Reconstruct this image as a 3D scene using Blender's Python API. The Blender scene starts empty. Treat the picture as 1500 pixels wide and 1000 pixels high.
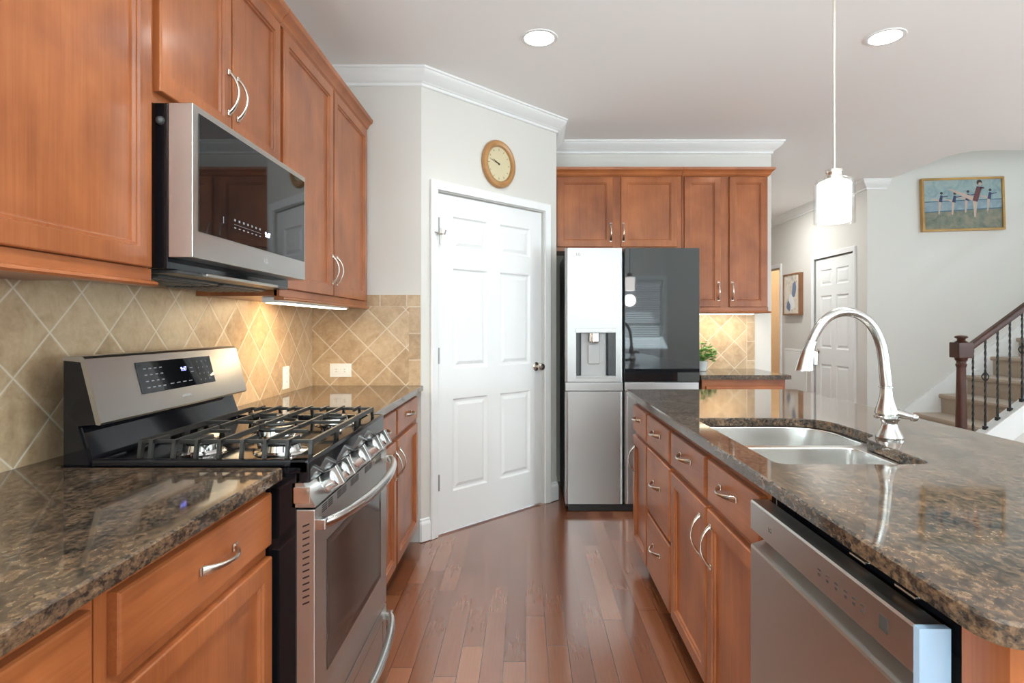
import bpy, bmesh, math, random
from mathutils import Vector, Matrix
random.seed(7)
C = bpy.context.scene.collection
SC = bpy.context.scene
PI = math.pi

# ------------------------------------------------------------------ camera, world, daylight, added fill, exposure
FPX, VPX, VPY, CAMZ = 860.0, 770.0, 477.0, 1.26
cam_d = bpy.data.cameras.new('camera'); cam = bpy.data.objects.new('camera', cam_d); C.objects.link(cam)
cam.location = (0, 0, CAMZ); cam.rotation_euler = (PI/2, 0, 0)
cam_d.sensor_width = 36; cam_d.lens = FPX/1500*36
cam_d.shift_x = -(VPX-750)/1500; cam_d.shift_y = -(500-VPY)/1500
cam_d.clip_start = .05; cam_d.clip_end = 60
SC.camera = cam
vs = SC.view_settings
vs.view_transform = 'Standard'; vs.look = 'None'; vs.gamma = 1; vs.use_curve_mapping = False
vs.exposure = 0.86
SC.cycles.diffuse_bounces = 8; SC.cycles.max_bounces = 14; SC.cycles.glossy_bounces = 6
w = bpy.data.worlds.new('world'); SC.world = w; w.use_nodes = True
w.node_tree.nodes['Background'].inputs[0].default_value = (.86, .93, 1, 1)
w.node_tree.nodes['Background'].inputs[1].default_value = 1.2

def area(name, loc, size, energy, direction, col=(1, 1, 1), shape='RECTANGLE', parent=None, spread=None):
    d = bpy.data.lights.new(name, 'AREA'); d.shape = shape; d.size = size[0]
    if shape in ('RECTANGLE', 'ELLIPSE'): d.size_y = size[1]
    d.energy = energy; d.color = col
    if spread: d.spread = spread
    o = bpy.data.objects.new(name, d); C.objects.link(o); o.location = loc
    o.rotation_euler = Vector(direction).to_track_quat('-Z', 'Y').to_euler()
    if parent is not None: o.parent = parent; o.location = Vector(loc)-parent.location
    return o
DAY = (.74, .935, 1)
area('daylight_rear', (1.6, -3.55, 1.2), (2.0, 1.7), 24, (0, 1, 2.2), DAY)
area('daylight_rear_wide', (4.9, -3.55, 1.2), (2.6, 2.0), 75, (-.3, 1, 3), DAY)
area('daylight_right_near', (7.55, .3, 1.3), (2.2, 2.0), 280, (-1, -.5, 3.0), DAY)
area('daylight_right_far', (7.55, 3.2, 1.3), (1.8, 2.0), 22, (-1, 0, 1.8), DAY)
area('ceiling_fill_left', (-1.6, -1.7, 1.25), (2.0, 1.6), 330, (.8, .0, 2.2), DAY)  # added fill aimed up through the left opening to brighten the ceiling
area('stairwell_fill', (5.6, 5.5, 5.0), (1.6, .8), 10, (0, 0, -1), DAY)  # added fill lamp brightening the stairwell from above

CEIL = 2.745

# ------------------------------------------------------------------ materials
class N:
    def __init__(s, name):
        s.m = bpy.data.materials.new(name); s.m.use_nodes = True
        s.t = s.m.node_tree; s.b = s.t.nodes['Principled BSDF']; s.out = s.t.nodes['Material Output']
    def n(s, typ, **kw):
        o = s.t.nodes.new(typ)
        for k, v in kw.items(): setattr(o, k, v)
        return o
    def put(s, sock, v):
        if hasattr(v, 'links'): s.t.links.new(v, sock)
        else: sock.default_value = v
    def math(s, op, a, b=None, c=None):
        o = s.n('ShaderNodeMath', operation=op); s.put(o.inputs[0], a)
        if b is not None: s.put(o.inputs[1], b)
        if c is not None: s.put(o.inputs[2], c)
        return o.outputs[0]
    def pos(s):
        g = s.n('ShaderNodeNewGeometry'); return g.outputs['Position']
    def rnd(s): return s.n('ShaderNodeObjectInfo').outputs['Random']
    def xyz(s, v):
        o = s.n('ShaderNodeSeparateXYZ'); s.put(o.inputs[0], v); return o.outputs
    def comb(s, x, y, z=0.0):
        o = s.n('ShaderNodeCombineXYZ'); s.put(o.inputs[0], x); s.put(o.inputs[1], y); s.put(o.inputs[2], z); return o.outputs[0]
    def scale(s, v, sc, loc=(0, 0, 0)):
        o = s.n('ShaderNodeMapping'); s.put(o.inputs[0], v); o.inputs['Scale'].default_value = sc; o.inputs['Location'].default_value = loc; return o.outputs[0]
    def noise(s, v, sc, det=4, rough=.55, dist=0):
        o = s.n('ShaderNodeTexNoise'); s.put(o.inputs['Vector'], v); o.inputs['Scale'].default_value = sc
        o.inputs['Detail'].default_value = det; o.inputs['Roughness'].default_value = rough; o.inputs['Distortion'].default_value = dist
        return o.outputs[0]
    def ramp(s, f, stops, interp='LINEAR'):
        o = s.n('ShaderNodeValToRGB'); r = o.color_ramp; r.interpolation = interp
        while len(r.elements) < len(stops): r.elements.new(.5)
        for e, (p, c) in zip(r.elements, stops):
            e.position = p; e.color = (c[0], c[1], c[2], 1) if hasattr(c, '__len__') else (c, c, c, 1)
        s.put(o.inputs[0], f); return o.outputs[0]
    def mix(s, f, a, b, mode='MIX'):
        o = s.n('ShaderNodeMix', data_type='RGBA', blend_type=mode)
        s.put(o.inputs[0], f); s.put(o.inputs[6], c4(a)); s.put(o.inputs[7], c4(b)); return o.outputs[2]
    def bump(s, h, strength=.2, dist=.01):
        o = s.n('ShaderNodeBump'); o.inputs['Strength'].default_value = strength; o.inputs['Distance'].default_value = dist
        s.put(o.inputs['Height'], h); s.put(s.b.inputs['Normal'], o.outputs[0])
    def p(s, **kw):
        names = dict(col='Base Color', rough='Roughness', metal='Metallic', ior='IOR', spec='Specular IOR Level', coat='Coat Weight', coatr='Coat Roughness', em='Emission Color', ems='Emission Strength', trans='Transmission Weight', aniso='Anisotropic', sheen='Sheen Weight', alpha='Alpha')
        for k, v in kw.items(): s.put(s.b.inputs[names[k]], c4(v) if k in ('col', 'em') else v)
        return s
def c4(v):
    if hasattr(v, 'links'): return v
    return (v[0], v[1], v[2], 1) if len(v) == 3 else v

def plain(name, col, rough=.5, **kw):
    return N(name).p(col=col, rough=rough, **kw).m

def wood(name, axis, dark, light, rough=.32, coat=.15):
    k = N(name); r = k.rnd(); x, y, z = k.xyz(k.pos())
    off = k.math('MULTIPLY', r, 37.0)
    p = k.comb(k.math('ADD', x, off), k.math('ADD', y, off), k.math('ADD', z, off))
    long_, cross = 1.6, 20
    sc = [cross]*3; sc['xyz'.index(axis)] = long_
    grain = k.noise(k.scale(p, tuple(sc)), 1.0, 6, .6, .6)
    fine = [170]*3; fine['xyz'.index(axis)] = 5
    fib = k.noise(k.scale(p, tuple(fine)), 1.0, 2, .5)
    blot = k.noise(p, 4.5, 3, .5, .3)
    f = k.math('ADD', k.math('ADD', k.math('MULTIPLY', grain, .30), k.math('MULTIPLY', blot, .58)), k.math('MULTIPLY', fib, .18))
    f = k.math('ADD', f, k.math('MULTIPLY', k.math('SUBTRACT', r, .5), .06))
    k.p(col=k.ramp(f, [(.38, dark), (.68, light)]), rough=rough, coat=coat, coatr=.15, spec=.38)
    k.bump(fib, .02, .002)
    return k.m
WD, WL = (.23, .063, .019), (.43, .138, .044)
M = {}
for a in 'xyz': M['wood_'+a] = wood('cherry_stained_maple_'+a, a, WD, WL)
for a in 'xy': M['rail_'+a] = wood('walnut_stained_wood_'+a, a, (.038, .012, .008), (.085, .028, .017), .35)
M['rail_z'] = wood('walnut_stained_wood_z', 'z', (.038, .012, .008), (.085, .028, .017), .35)
M['oak'] = wood('golden_oak', 'x', (.34, .16, .05), (.50, .26, .10), .35)
M['picture_wood'] = wood('brown_picture_wood', 'z', (.20, .09, .04), (.34, .16, .08), .5, 0)
M['gilt'] = wood('gilt_wood', 'x', (.36, .19, .05), (.55, .32, .10), .4, .1)

def granite():
    k = N('brown_speckled_granite'); p = k.pos()
    ps = k.scale(p, (1, .6, 1))
    big = k.noise(ps, 14, 3, .55, .3)
    med = k.noise(ps, 90, 4, .62, .3)
    v = k.n('ShaderNodeTexVoronoi'); k.put(v.inputs['Vector'], ps); v.inputs['Scale'].default_value = 170
    vc = k.n('ShaderNodeSeparateColor'); k.put(vc.inputs[0], v.outputs['Color'])
    fine = k.noise(ps, 260, 3, .7)
    f = k.math('ADD', k.math('ADD', k.math('MULTIPLY', med, .62), k.math('MULTIPLY', big, .38)), k.math('MULTIPLY', k.math('SUBTRACT', fine, .5), .40))
    f = k.math('ADD', f, k.math('MULTIPLY', k.math('SUBTRACT', vc.outputs[0], .5), .14))
    col = k.ramp(f, [(.30, (.011, .010, .009)), (.43, (.036, .028, .022)), (.51, (.080, .052, .034)), (.61, (.145, .085, .048)), (.76, (.215, .155, .105))])
    k.p(col=col, rough=.06, ior=1.6)
    return k.m
M['granite'] = granite()

def floor_mat():
    k = N('cherry_plank_floor'); x, y, z = k.xyz(k.pos())
    W = .083
    row = k.math('FLOOR', k.math('DIVIDE', x, W))
    wn = k.n('ShaderNodeTexWhiteNoise', noise_dimensions='1D'); k.put(wn.inputs['W'], row)
    yo = k.math('ADD', y, k.math('MULTIPLY', wn.outputs[0], 7.3))
    L = .85
    seg = k.math('FLOOR', k.math('DIVIDE', yo, L))
    w2 = k.n('ShaderNodeTexWhiteNoise', noise_dimensions='2D'); k.put(w2.inputs['Vector'], k.comb(row, seg))
    tone = w2.outputs[0]
    fx = k.math('FRACT', k.math('DIVIDE', x, W)); fy = k.math('FRACT', k.math('DIVIDE', yo, L))
    ex = k.math('MULTIPLY', k.math('MINIMUM', fx, k.math('SUBTRACT', 1.0, fx)), W)
    ey = k.math('MULTIPLY', k.math('MINIMUM', fy, k.math('SUBTRACT', 1.0, fy)), L)
    e = k.math('MINIMUM', ex, ey)
    gap = k.math('LESS_THAN', e, .0011)
    p = k.comb(k.math('ADD', x, k.math('MULTIPLY', tone, 9.0)), k.math('ADD', y, k.math('MULTIPLY', tone, 31.0)), z)
    g = k.noise(k.scale(p, (28, 1.8, 1)), 1.0, 4, .55, .6)
    g2 = k.noise(k.scale(p, (160, 6, 1)), 1.0, 2)
    f = k.math('ADD', k.math('ADD', k.math('MULTIPLY', g, .10), k.math('MULTIPLY', g2, .2)), k.math('ADD', .20, k.math('MULTIPLY', tone, .44)))
    col = k.ramp(f, [(.28, (.125, .038, .016)), (.55, (.225, .076, .033)), (.85, (.33, .130, .062))])
    col = k.mix(gap, col, (.03, .010, .006))
    k.p(col=col, rough=.2, ior=1.6, coat=1.0, coatr=.14)
    k.bump(k.math('MINIMUM', k.math('MULTIPLY', e, 250), 1.0), .10, .002)
    return k.m
M['floor'] = floor_mat()

def tile(name, axis, a0, z0, diag=True):
    k = N(name); P = k.xyz(k.pos()); a = P['XY'.index(axis)] if axis in 'XY' else P[0]; z = P[2]
    a = k.math('SUBTRACT', a, a0); z = k.math('SUBTRACT', z, z0)
    if diag:
        u = k.math('DIVIDE', k.math('ADD', a, z), .22); v = k.math('DIVIDE', k.math('SUBTRACT', a, z), .22); S = .1556
    else:
        u = k.math('DIVIDE', a, .155); v = k.math('DIVIDE', z, .155); S = .155
    fu, fv = k.math('FRACT', u), k.math('FRACT', v)
    eu = k.math('MINIMUM', fu, k.math('SUBTRACT', 1.0, fu)); ev = k.math('MINIMUM', fv, k.math('SUBTRACT', 1.0, fv))
    e = k.math('MULTIPLY', k.math('MINIMUM', eu, ev), S)
    wn = k.n('ShaderNodeTexWhiteNoise', noise_dimensions='2D'); k.put(wn.inputs['Vector'], k.comb(k.math('FLOOR', u), k.math('FLOOR', v)))
    p = k.pos()
    n1 = k.noise(p, 16, 6, .65, .6); n2 = k.noise(p, 70, 4, .6)
    f = k.math('ADD', k.math('ADD', k.math('MULTIPLY', n1, .7), k.math('MULTIPLY', n2, .25)), k.math('MULTIPLY', wn.outputs[0], .22))
    col = k.ramp(f, [(.35, (.345, .22, .12)), (.6, (.505, .352, .212)), (.85, (.635, .475, .31))])
    g = k.ramp(e, [(.0026, 0), (.0040, 1)])
    col = k.mix(g, (.72, .63, .50), col)
    k.p(col=col, rough=.36)
    k.bump(k.math('ADD', k.ramp(e, [(.001, 0), (.006, 1)]), k.math('MULTIPLY', n1, .12)), .35, .003)
    return k.m
M['tile_left'] = tile('diagonal_travertine_left', 'Y', 1.530, 1.242)
M['tile_end'] = tile('diagonal_travertine_end', 'X', -.916, 1.134)
M['tile_back'] = tile('diagonal_travertine_back', 'X', 1.690, 1.135)
M['tile_border'] = tile('border_travertine', 'X', -.69, 1.372, False)
M['tile_border_back'] = tile('border_travertine_back', 'X', 1.79, 1.29, False)

def steel(name, axis, col=(.56, .55, .53), rough=.30):
    k = N(name); sc = [900]*3; sc['xyz'.index(axis)] = 6
    n_ = k.noise(k.scale(k.pos(), tuple(sc)), 1.0, 2)
    k.p(col=col, metal=1.0, rough=k.math('ADD', rough-.04, k.math('MULTIPLY', n_, .08)))
    return k.m
M['steel_y'] = steel('brushed_steel_y', 'y'); M['steel_x'] = steel('brushed_steel_x', 'x', (.47, .46, .455), .38)
M['steel_dark'] = steel('darker_brushed_steel', 'y', (.40, .39, .38), .30)
M['steel_z'] = steel('brushed_steel_z', 'z', (.62, .61, .60), .22)
M['sink_steel'] = steel('sink_steel', 'y', (.72, .71, .69), .24)
M['nickel'] = plain('satin_nickel', (.66, .62, .56), .24, metal=1.0)
M['hinge_steel'] = plain('dull_hinge_steel', (.32, .31, .30), .4, metal=1.0)
M['chrome'] = plain('polished_steel', (.75, .74, .72), .12, metal=1.0)
M['faucet'] = plain('brushed_nickel', (.54, .53, .51), .2, metal=1.0)
M['black'] = plain('black_enamel', (.006, .006, .008), .07, ior=1.42)
M['black_matte'] = plain('black_plastic', (.012, .012, .013), .45)
M['cap'] = plain('burner_cap_enamel', (.05, .048, .045), .22)
M['iron'] = plain('cast_iron', (.022, .020, .018), .42)
M['glass_black'] = plain('black_glass', (.005, .005, .006), .03, ior=1.5)
M['glass_mirror'] = plain('mirrored_dark_glass', (.008, .010, .012), .03, ior=1.78)
M['oven_glass'] = plain('oven_window_glass', (.035, .026, .022), .08, ior=1.6)
M['iron_black'] = plain('black_wrought_iron', (.010, .010, .011), .4)
M['wall'] = plain('grey_wall_paint', (.66, .635, .595), .6)
M['ceil'] = plain('ceiling_paint', (.90, .905, .90), .8)
M['trim'] = plain('white_trim_paint', (.80, .805, .80), .35)
M['beige'] = plain('beige_wall_paint', (.62, .47, .30), .7)
M['white_plastic'] = plain('white_plastic', (.85, .85, .83), .35)
M['grey_plastic'] = plain('grey_plastic', (.42, .42, .42), .4)
M['dark_grey'] = plain('dark_grey_metal', (.05, .05, .052), .35)
M['film'] = plain('blue_film', (.35, .48, .62), .12, coat=1.0)
M['mark'] = plain('pale_printed_marks', (.55, .56, .58), .5)
M['mark_faint'] = plain('faint_printed_marks', (.26, .27, .29), .5)
M['mark_dark'] = plain('dark_printed_marks', (.05, .045, .04), .5)
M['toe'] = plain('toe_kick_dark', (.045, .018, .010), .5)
M['brass_mark'] = plain('dark_clock_hand', (.08, .05, .025), .4)
M['cream'] = plain('cream_clock_dial', (.66, .58, .37), .45)
M['blue_led'] = N('blue_digits').p(col=(.1, .1, .8), em=(.25, .28, 1), ems=3.0).m
M['white_led'] = N('pale_digits').p(col=(.6, .6, .9), em=(.7, .75, 1), ems=3.0).m
M['lamp'] = N('lit_lamp_lens').p(col=(1, 1, 1), em=(.98, 1, .97), ems=20).m
M['opal'] = N('lit_opal_glass').p(col=(.9, .9, .9), em=(1, .97, .93), ems=4.0).m
M['warm_lens'] = N('lit_warm_lens').p(col=(1, .9, .7), em=(1, .86, .60), ems=6).m
M['leaf'] = N('bright_green_leaf').p(col=(.10, .30, .045), rough=.4).m
M['pot'] = plain('white_ceramic', (.7, .7, .68), .25)
M['blind'] = plain('white_blind_slat', (.8, .8, .8), .5)
def carpet():
    k = N('tan_carpet'); n_ = k.noise(k.pos(), 260, 2)
    k.p(col=k.ramp(n_, [(.3, (.33, .25, .18)), (.7, (.50, .40, .31))]), rough=.95, sheen=.2); k.bump(n_, .5, .004); return k.m
M['carpet'] = carpet()
def clear_glass():
    k = N('clear_glass'); tr = k.n('ShaderNodeBsdfTransparent'); gl = k.n('ShaderNodeBsdfGlossy'); gl.inputs['Roughness'].default_value = .02
    lw = k.n('ShaderNodeLayerWeight'); lw.inputs[0].default_value = .25
    mx = k.n('ShaderNodeMixShader'); k.put(mx.inputs[0], k.math('MULTIPLY', lw.outputs['Fresnel'], .22)); k.put(mx.inputs[1], tr.outputs[0]); k.put(mx.inputs[2], gl.outputs[0])
    k.put(k.out.inputs[0], mx.outputs[0]); return k.m
M['glass'] = clear_glass()
def paint(name, stops, sc):
    k = N(name); k.p(col=k.ramp(k.noise(k.pos(), sc, 4, .6, 1.0), stops), rough=.6); return k.m
M['sky_paint'] = paint('teal_blue_paint', [(.3, (.19, .28, .30)), (.5, (.27, .36, .37)), (.7, (.37, .42, .41))], 9)
M['band_paint'] = paint('blue_band_paint', [(.3, (.17, .25, .30)), (.7, (.29, .36, .40))], 12)
M['ground_paint'] = paint('grey_green_paint', [(.3, (.11, .13, .10)), (.5, (.18, .19, .145)), (.7, (.27, .23, .17))], 10)
M['line_paint'] = plain('dark_teal_paint', (.06, .13, .17), .6)
M['skin_paint'] = plain('pale_pink_paint', (.50, .36, .30), .6)
M['navy_paint'] = plain('navy_paint', (.035, .04, .10), .6)
M['maroon_paint'] = plain('maroon_paint', (.13, .045, .05), .6)
M['hair_paint'] = plain('brown_hair_paint', (.05, .035, .03), .6)
M['abstract'] = paint('cream_abstract_paint', [(.3, (.30, .30, .33)), (.45, (.62, .54, .45)), (.6, (.72, .66, .58)), (.75, (.45, .34, .26))], 7)
M['white_paint'] = plain('white_dab_paint', (.75, .75, .76), .6)
M['blue_paint'] = plain('slate_blue_dab_paint', (.15, .20, .30), .6)

# ------------------------------------------------------------------ mesh helpers
def W(u, v, n): return Vector((u, v, n))                    # identity: x, y, z
def ML(x): return lambda u, v, n: Vector((x+n, u, v))       # faces +X, u = Y
def MR(x): return lambda u, v, n: Vector((x-n, u, v))       # faces -X, u = Y
def MF(y): return lambda u, v, n: Vector((u, y-n, v))       # faces -Y, u = X
A2 = Vector((-.608, 3.42)); DG = Vector((.70711, .70711)); NG = Vector((.70711, -.70711))
def MA(u, v, n): p = A2+DG*u+NG*n; return Vector((p.x, p.y, v))   # the angled pantry wall

class MB:
    def __init__(s): s.bm = bmesh.new()
    def faces(s, vs_, fs, mi=0):
        bv = [s.bm.verts.new(v) for v in vs_]; out = []
        for f in fs:
            try:
                fc = s.bm.faces.new([bv[i] for i in f]); fc.material_index = mi; out.append(fc)
            except ValueError: pass
        return bv, out
    def box(s, a0, a1, b0, b1, c0, c1, mp=W, bev=0, mi=0, seg=2):
        P = [mp(a, b, c) for a in (a0, a1) for b in (b0, b1) for c in (c0, c1)]
        bv, fc = s.faces(P, [(0, 1, 3, 2), (4, 6, 7, 5), (0, 4, 5, 1), (2, 3, 7, 6), (0, 2, 6, 4), (1, 5, 7, 3)], mi)
        if bev:
            es = list({e for f in fc for e in f.edges})
            r = bmesh.ops.bevel(s.bm, geom=es, offset=bev, segments=seg, affect='EDGES', profile=.5)
            for f in r['faces']: f.material_index = mi
        return s
    def loft(s, rings, caps=True, closed=False, mi=0):
        bv = [[s.bm.verts.new(v) for v in r] for r in rings]; n = len(bv[0])
        pairs = list(zip(bv, bv[1:])) + ([(bv[-1], bv[0])] if closed else [])
        for r0, r1 in pairs:
            for i in range(n):
                f = s.bm.faces.new((r0[i], r0[(i+1) % n], r1[(i+1) % n], r1[i])); f.material_index = mi
        if caps and not closed:
            for r in (bv[0], bv[-1]):
                f = s.bm.faces.new(r); f.material_index = mi
        return s
    def tube(s, path, r, n=10, mi=0, side=None, flat=1.0):
        path = [Vector(p) for p in path]; m = len(path)
        rs = list(r) if hasattr(r, '__len__') else [r]*m
        rings = []; ref = None
        for i, p in enumerate(path):
            t = (path[min(i+1, m-1)]-path[max(i-1, 0)]).normalized()
            if ref is None:
                ref = Vector(side) if side else (Vector((0, 0, 1)) if abs(t.z) < .9 else Vector((1, 0, 0)))
            a = (ref-t*ref.dot(t)).normalized(); ref = a if not side else ref
            b = t.cross(a)
            ra, rb = rs[i] if hasattr(rs[i], '__len__') else (rs[i], rs[i]*flat)
            rings.append([p+a*(ra*math.cos(2*PI*k/n))+b*(rb*math.sin(2*PI*k/n)) for k in range(n)])
        return s.loft(rings, mi=mi)
    def lathe(s, prof, c, ax='z', n=28, mi=0, dirv=None, ell=(1, 1)):
        c = Vector(c)
        d = Vector(dirv).normalized() if dirv else {'z': Vector((0, 0, 1)), 'x': Vector((1, 0, 0)), 'y': Vector((0, 1, 0))}[ax]
        a = d.orthogonal().normalized() if abs(d.z) > .99 or dirv is None else d.cross(Vector((0, 0, 1))).normalized()
        b = d.cross(a)
        return s.loft([[c+d*h+a*(max(r, 1e-4)*ell[0]*math.cos(2*PI*k/n))+b*(max(r, 1e-4)*ell[1]*math.sin(2*PI*k/n)) for k in range(n)] for r, h in prof], mi=mi)
    def prism(s, poly, mp, n0, n1, mi=0):
        return s.loft([[mp(p[0], p[1], n0) for p in poly], [mp(p[0], p[1], n1) for p in poly]], mi=mi)
    def panel(s, mp, u0, u1, v0, v1, rings, mi=0):   # nested rectangles: (inset, n)
        return s.loft([[mp(u0+i, v0+i, n), mp(u1-i, v0+i, n), mp(u1-i, v1-i, n), mp(u0+i, v1-i, n)] for i, n in rings], mi=mi)
    def molding(s, path, prof, mi=0):                # room lies on the right of the path; prof = (distance from the wall, z)
        rings = []
        P = [Vector(p) for p in path]
        for i, p in enumerate(P):
            d0 = (P[i]-P[i-1]).normalized() if i else None
            d1 = (P[i+1]-P[i]).normalized() if i < len(P)-1 else None
            n0 = Vector((d0.y, -d0.x)) if d0 else None; n1 = Vector((d1.y, -d1.x)) if d1 else None
            if n0 is None: m = n1
            elif n1 is None: m = n0
            else: m = (n0+n1)/(1+n0.dot(n1))
            rings.append([Vector((p.x+m.x*d, p.y+m.y*d, z)) for d, z in prof])
        return s.loft(rings, mi=mi)
    def build(s, name, mat, parent=None, smooth=35, recalc=True):
        if recalc: bmesh.ops.recalc_face_normals(s.bm, faces=s.bm.faces[:])
        root = parent
        while root is not None and root.parent is not None: root = root.parent
        if root is not None: bmesh.ops.translate(s.bm, verts=s.bm.verts[:], vec=-root.location)
        me = bpy.data.meshes.new(name); s.bm.to_mesh(me); s.bm.free()
        for m in (mat if isinstance(mat, (list, tuple)) else [mat]): me.materials.append(m if not isinstance(m, str) else M[m])
        if smooth:
            me.polygons.foreach_set('use_smooth', [True]*len(me.polygons)); me.set_sharp_from_angle(angle=math.radians(smooth))
        o = bpy.data.objects.new(name, me); C.objects.link(o)
        if smooth:
            wn = o.modifiers.new('weighted_normal', 'WEIGHTED_NORMAL'); wn.keep_sharp = True; wn.weight = 80
        if parent is not None: o.parent = parent
        return o
def thing(name, label, cat, loc, group=None):
    o = bpy.data.objects.new(name, None); C.objects.link(o); o.location = loc; o.empty_display_size = .1
    return tag(o, label, cat, group)
def tag(o, label, cat, group=None):
    o['label'] = label; o['category'] = cat
    if group: o['group'] = group
    return o
def struct(o, label=None):
    o['kind'] = 'structure'
    if label: o['label'] = label
    return o
def B(*a, **k): return MB().box(*a, **k)
def round_poly(pts, r, seg=6):
    out = []; n = len(pts)
    rs = r if hasattr(r, '__len__') else [r]*n
    for i in range(n):
        p = Vector(pts[i]); a = (Vector(pts[i-1])-p); b = (Vector(pts[(i+1) % n])-p)
        rr = min(rs[i], a.length*.49, b.length*.49)
        if rr < 1e-4: out.append((p.x, p.y)); continue
        a.normalize(); b.normalize()
        p0, p1 = p+a*rr, p+b*rr
        for k in range(seg+1):
            t = k/seg; q = p0*(1-t)**2+p*2*t*(1-t)+p1*t*t; out.append((q.x, q.y))
    return out
def area2(l): return sum(a[0]*b[1]-b[0]*a[1] for a, b in zip(l, l[1:]+l[:1]))/2
def inset(l, d):
    l = l if area2(l) > 0 else l[::-1]; n = len(l); out = []
    for i in range(n):
        p = Vector(l[i]); e0 = (p-Vector(l[i-1])).normalized(); e1 = (Vector(l[(i+1) % n])-p).normalized()
        n0, n1 = Vector((-e0.y, e0.x)), Vector((-e1.y, e1.x)); m = (n0+n1)/max(.3, 1+n0.dot(n1)); q = p+m*d; out.append((q.x, q.y))
    return out
def fill(mb, loops, z, mi=0):
    es = []; vl = []
    for l in loops:
        vv = [mb.bm.verts.new((p[0], p[1], z)) for p in l]; vl.append(vv)
        es += [mb.bm.edges.new((vv[i], vv[(i+1) % len(vv)])) for i in range(len(vv))]
    r = bmesh.ops.triangle_fill(mb.bm, edges=es, use_beauty=True, use_dissolve=False)
    for f in r['geom']:
        if isinstance(f, bmesh.types.BMFace): f.material_index = mi
    return vl
def skirt(mb, va, vb, mi=0):
    n = len(va)
    for i in range(n):
        f = mb.bm.faces.new((va[i], va[(i+1) % n], vb[(i+1) % n], vb[i])); f.material_index = mi
def slab(outer, holes, z0, z1, ch=.004):
    mb = MB(); outer = outer if area2(outer) > 0 else outer[::-1]
    top = fill(mb, [inset(outer, ch)]+[inset(h, -ch*.5) for h in holes], z1)
    bot = fill(mb, [outer]+[inset(h, 0) for h in holes], z0)
    for i, l in enumerate([outer]+[inset(h, 0) for h in holes]):
        mid = [mb.bm.verts.new((p[0], p[1], z1-ch)) for p in l]
        skirt(mb, top[i], mid); skirt(mb, mid, bot[i])
    return mb
def text(name, body, size, mp, u, v, n, mat, parent, flip=False):
    d = bpy.data.curves.new(name, 'FONT'); d.body = body; d.size = size; d.extrude = .0003; d.align_x = 'CENTER'; d.align_y = 'CENTER'
    tmp = bpy.data.objects.new('lettering', d); me = bpy.data.meshes.new_from_object(tmp); bpy.data.objects.remove(tmp)
    me.materials.clear(); me.materials.append(M[mat]); me.name = name
    p0 = mp(0, 0, 0); U = mp(1, 0, 0)-p0; V = mp(0, 1, 0)-p0; Nn = mp(0, 0, 1)-p0
    if flip: U = -U
    root = parent
    while root.parent is not None: root = root.parent
    p = mp(u, v, n)-root.location
    me.transform(Matrix(((U.x, V.x, Nn.x, p.x), (U.y, V.y, Nn.y, p.y), (U.z, V.z, Nn.z, p.z), (0, 0, 0, 1))))
    o = bpy.data.objects.new(name, me); C.objects.link(o); o.parent = parent
    return o

# ------------------------------------------------------------------ room shell
XL, XR, YR, YB = -1.249, 7.2, -3.2, 4.76
struct(B(XL-.1, XR+.1, YR-.1, 9.4, -.06, 0).build('floor', 'floor', smooth=0))
hole = [(3.69, 6.0), (3.69, 5.22), (3.70, 5.14), (3.735, 5.06), (3.80, 5.0), (3.88, 4.975), (4.0, 4.97), (7.2, 4.97), (7.2, 6.0)]
mb = MB()
outer = [(XL-.1, YR-.1), (XR+.1, YR-.1), (XR+.1, 4.97)] + hole[::-1][1:][:0] + [(4.0, 4.97), (3.88, 4.975), (3.80, 5.0), (3.735, 5.06), (3.70, 5.14), (3.69, 5.22), (3.69, 6.1), (3.69, 9.4), (XL-.1, 9.4)]
va = fill(mb, [outer], CEIL)[0]; vb = fill(mb, [outer], CEIL+.06)[0]; skirt(mb, va, vb)
struct(mb.build('ceiling', 'ceil'))
# stairwell shaft above the ceiling opening
mb = MB(); edge = [(3.69, 6.05), (3.69, 5.22), (3.70, 5.14), (3.735, 5.06), (3.80, 5.0), (3.88, 4.975), (4.0, 4.97), (7.25, 4.97)]
v0 = [mb.bm.verts.new((p[0], p[1], CEIL+.06)) for p in edge]; v1 = [mb.bm.verts.new((p[0], p[1], 5.2)) for p in edge]
for i in range(len(edge)-1): mb.bm.faces.new((v0[i], v0[i+1], v1[i+1], v1[i]))
struct(mb.build('wall_stairwell', 'wall', recalc=False))
struct(B(3.4, 7.3, 4.8, 6.2, 5.2, 5.26).build('ceiling_stairwell', 'ceil'))
def wall_with_holes(name, mp, u0, u1, v0, v1, holes, th, mat='wall'):
    mb = MB(); u = u0
    for (a, b, c, d) in sorted(holes):
        mb.box(u, a, v0, v1, -th, 0, mp)
        if c > v0: mb.box(a, b, v0, c, -th, 0, mp)
        if d < v1: mb.box(a, b, d, v1, -th, 0, mp)
        u = b
    mb.box(u, u1, v0, v1, -th, 0, mp)
    return struct(mb.build(name, mat, smooth=0))
wall_with_holes('wall_left', ML(XL), YR, 3.52, 0, CEIL, [(-2.7, -.7, .5, 2.2)], .1)  # opening made for the added left window
wall_with_holes('wall_end', MF(3.42), XL, -.608, 0, CEIL, [], .1)
wall_with_holes('wall_pantry', MA, 0, 1.1744, 0, CEIL, [(.115, 1.045, 0, 2.065)], .1)
wall_with_holes('wall_alcove', ML(.2224), 4.25, 4.76, 0, CEIL, [], .1)
wall_with_holes('wall_back', MF(YB), .12, 1.99, 0, CEIL, [], .14)
wall_with_holes('wall_hall_left', ML(1.99), 4.9, 9.3, 0, CEIL, [], .1)
wall_with_holes('wall_hall_end', MF(9.3), 1.9, 3.49, 0, CEIL, [], .1)
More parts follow.
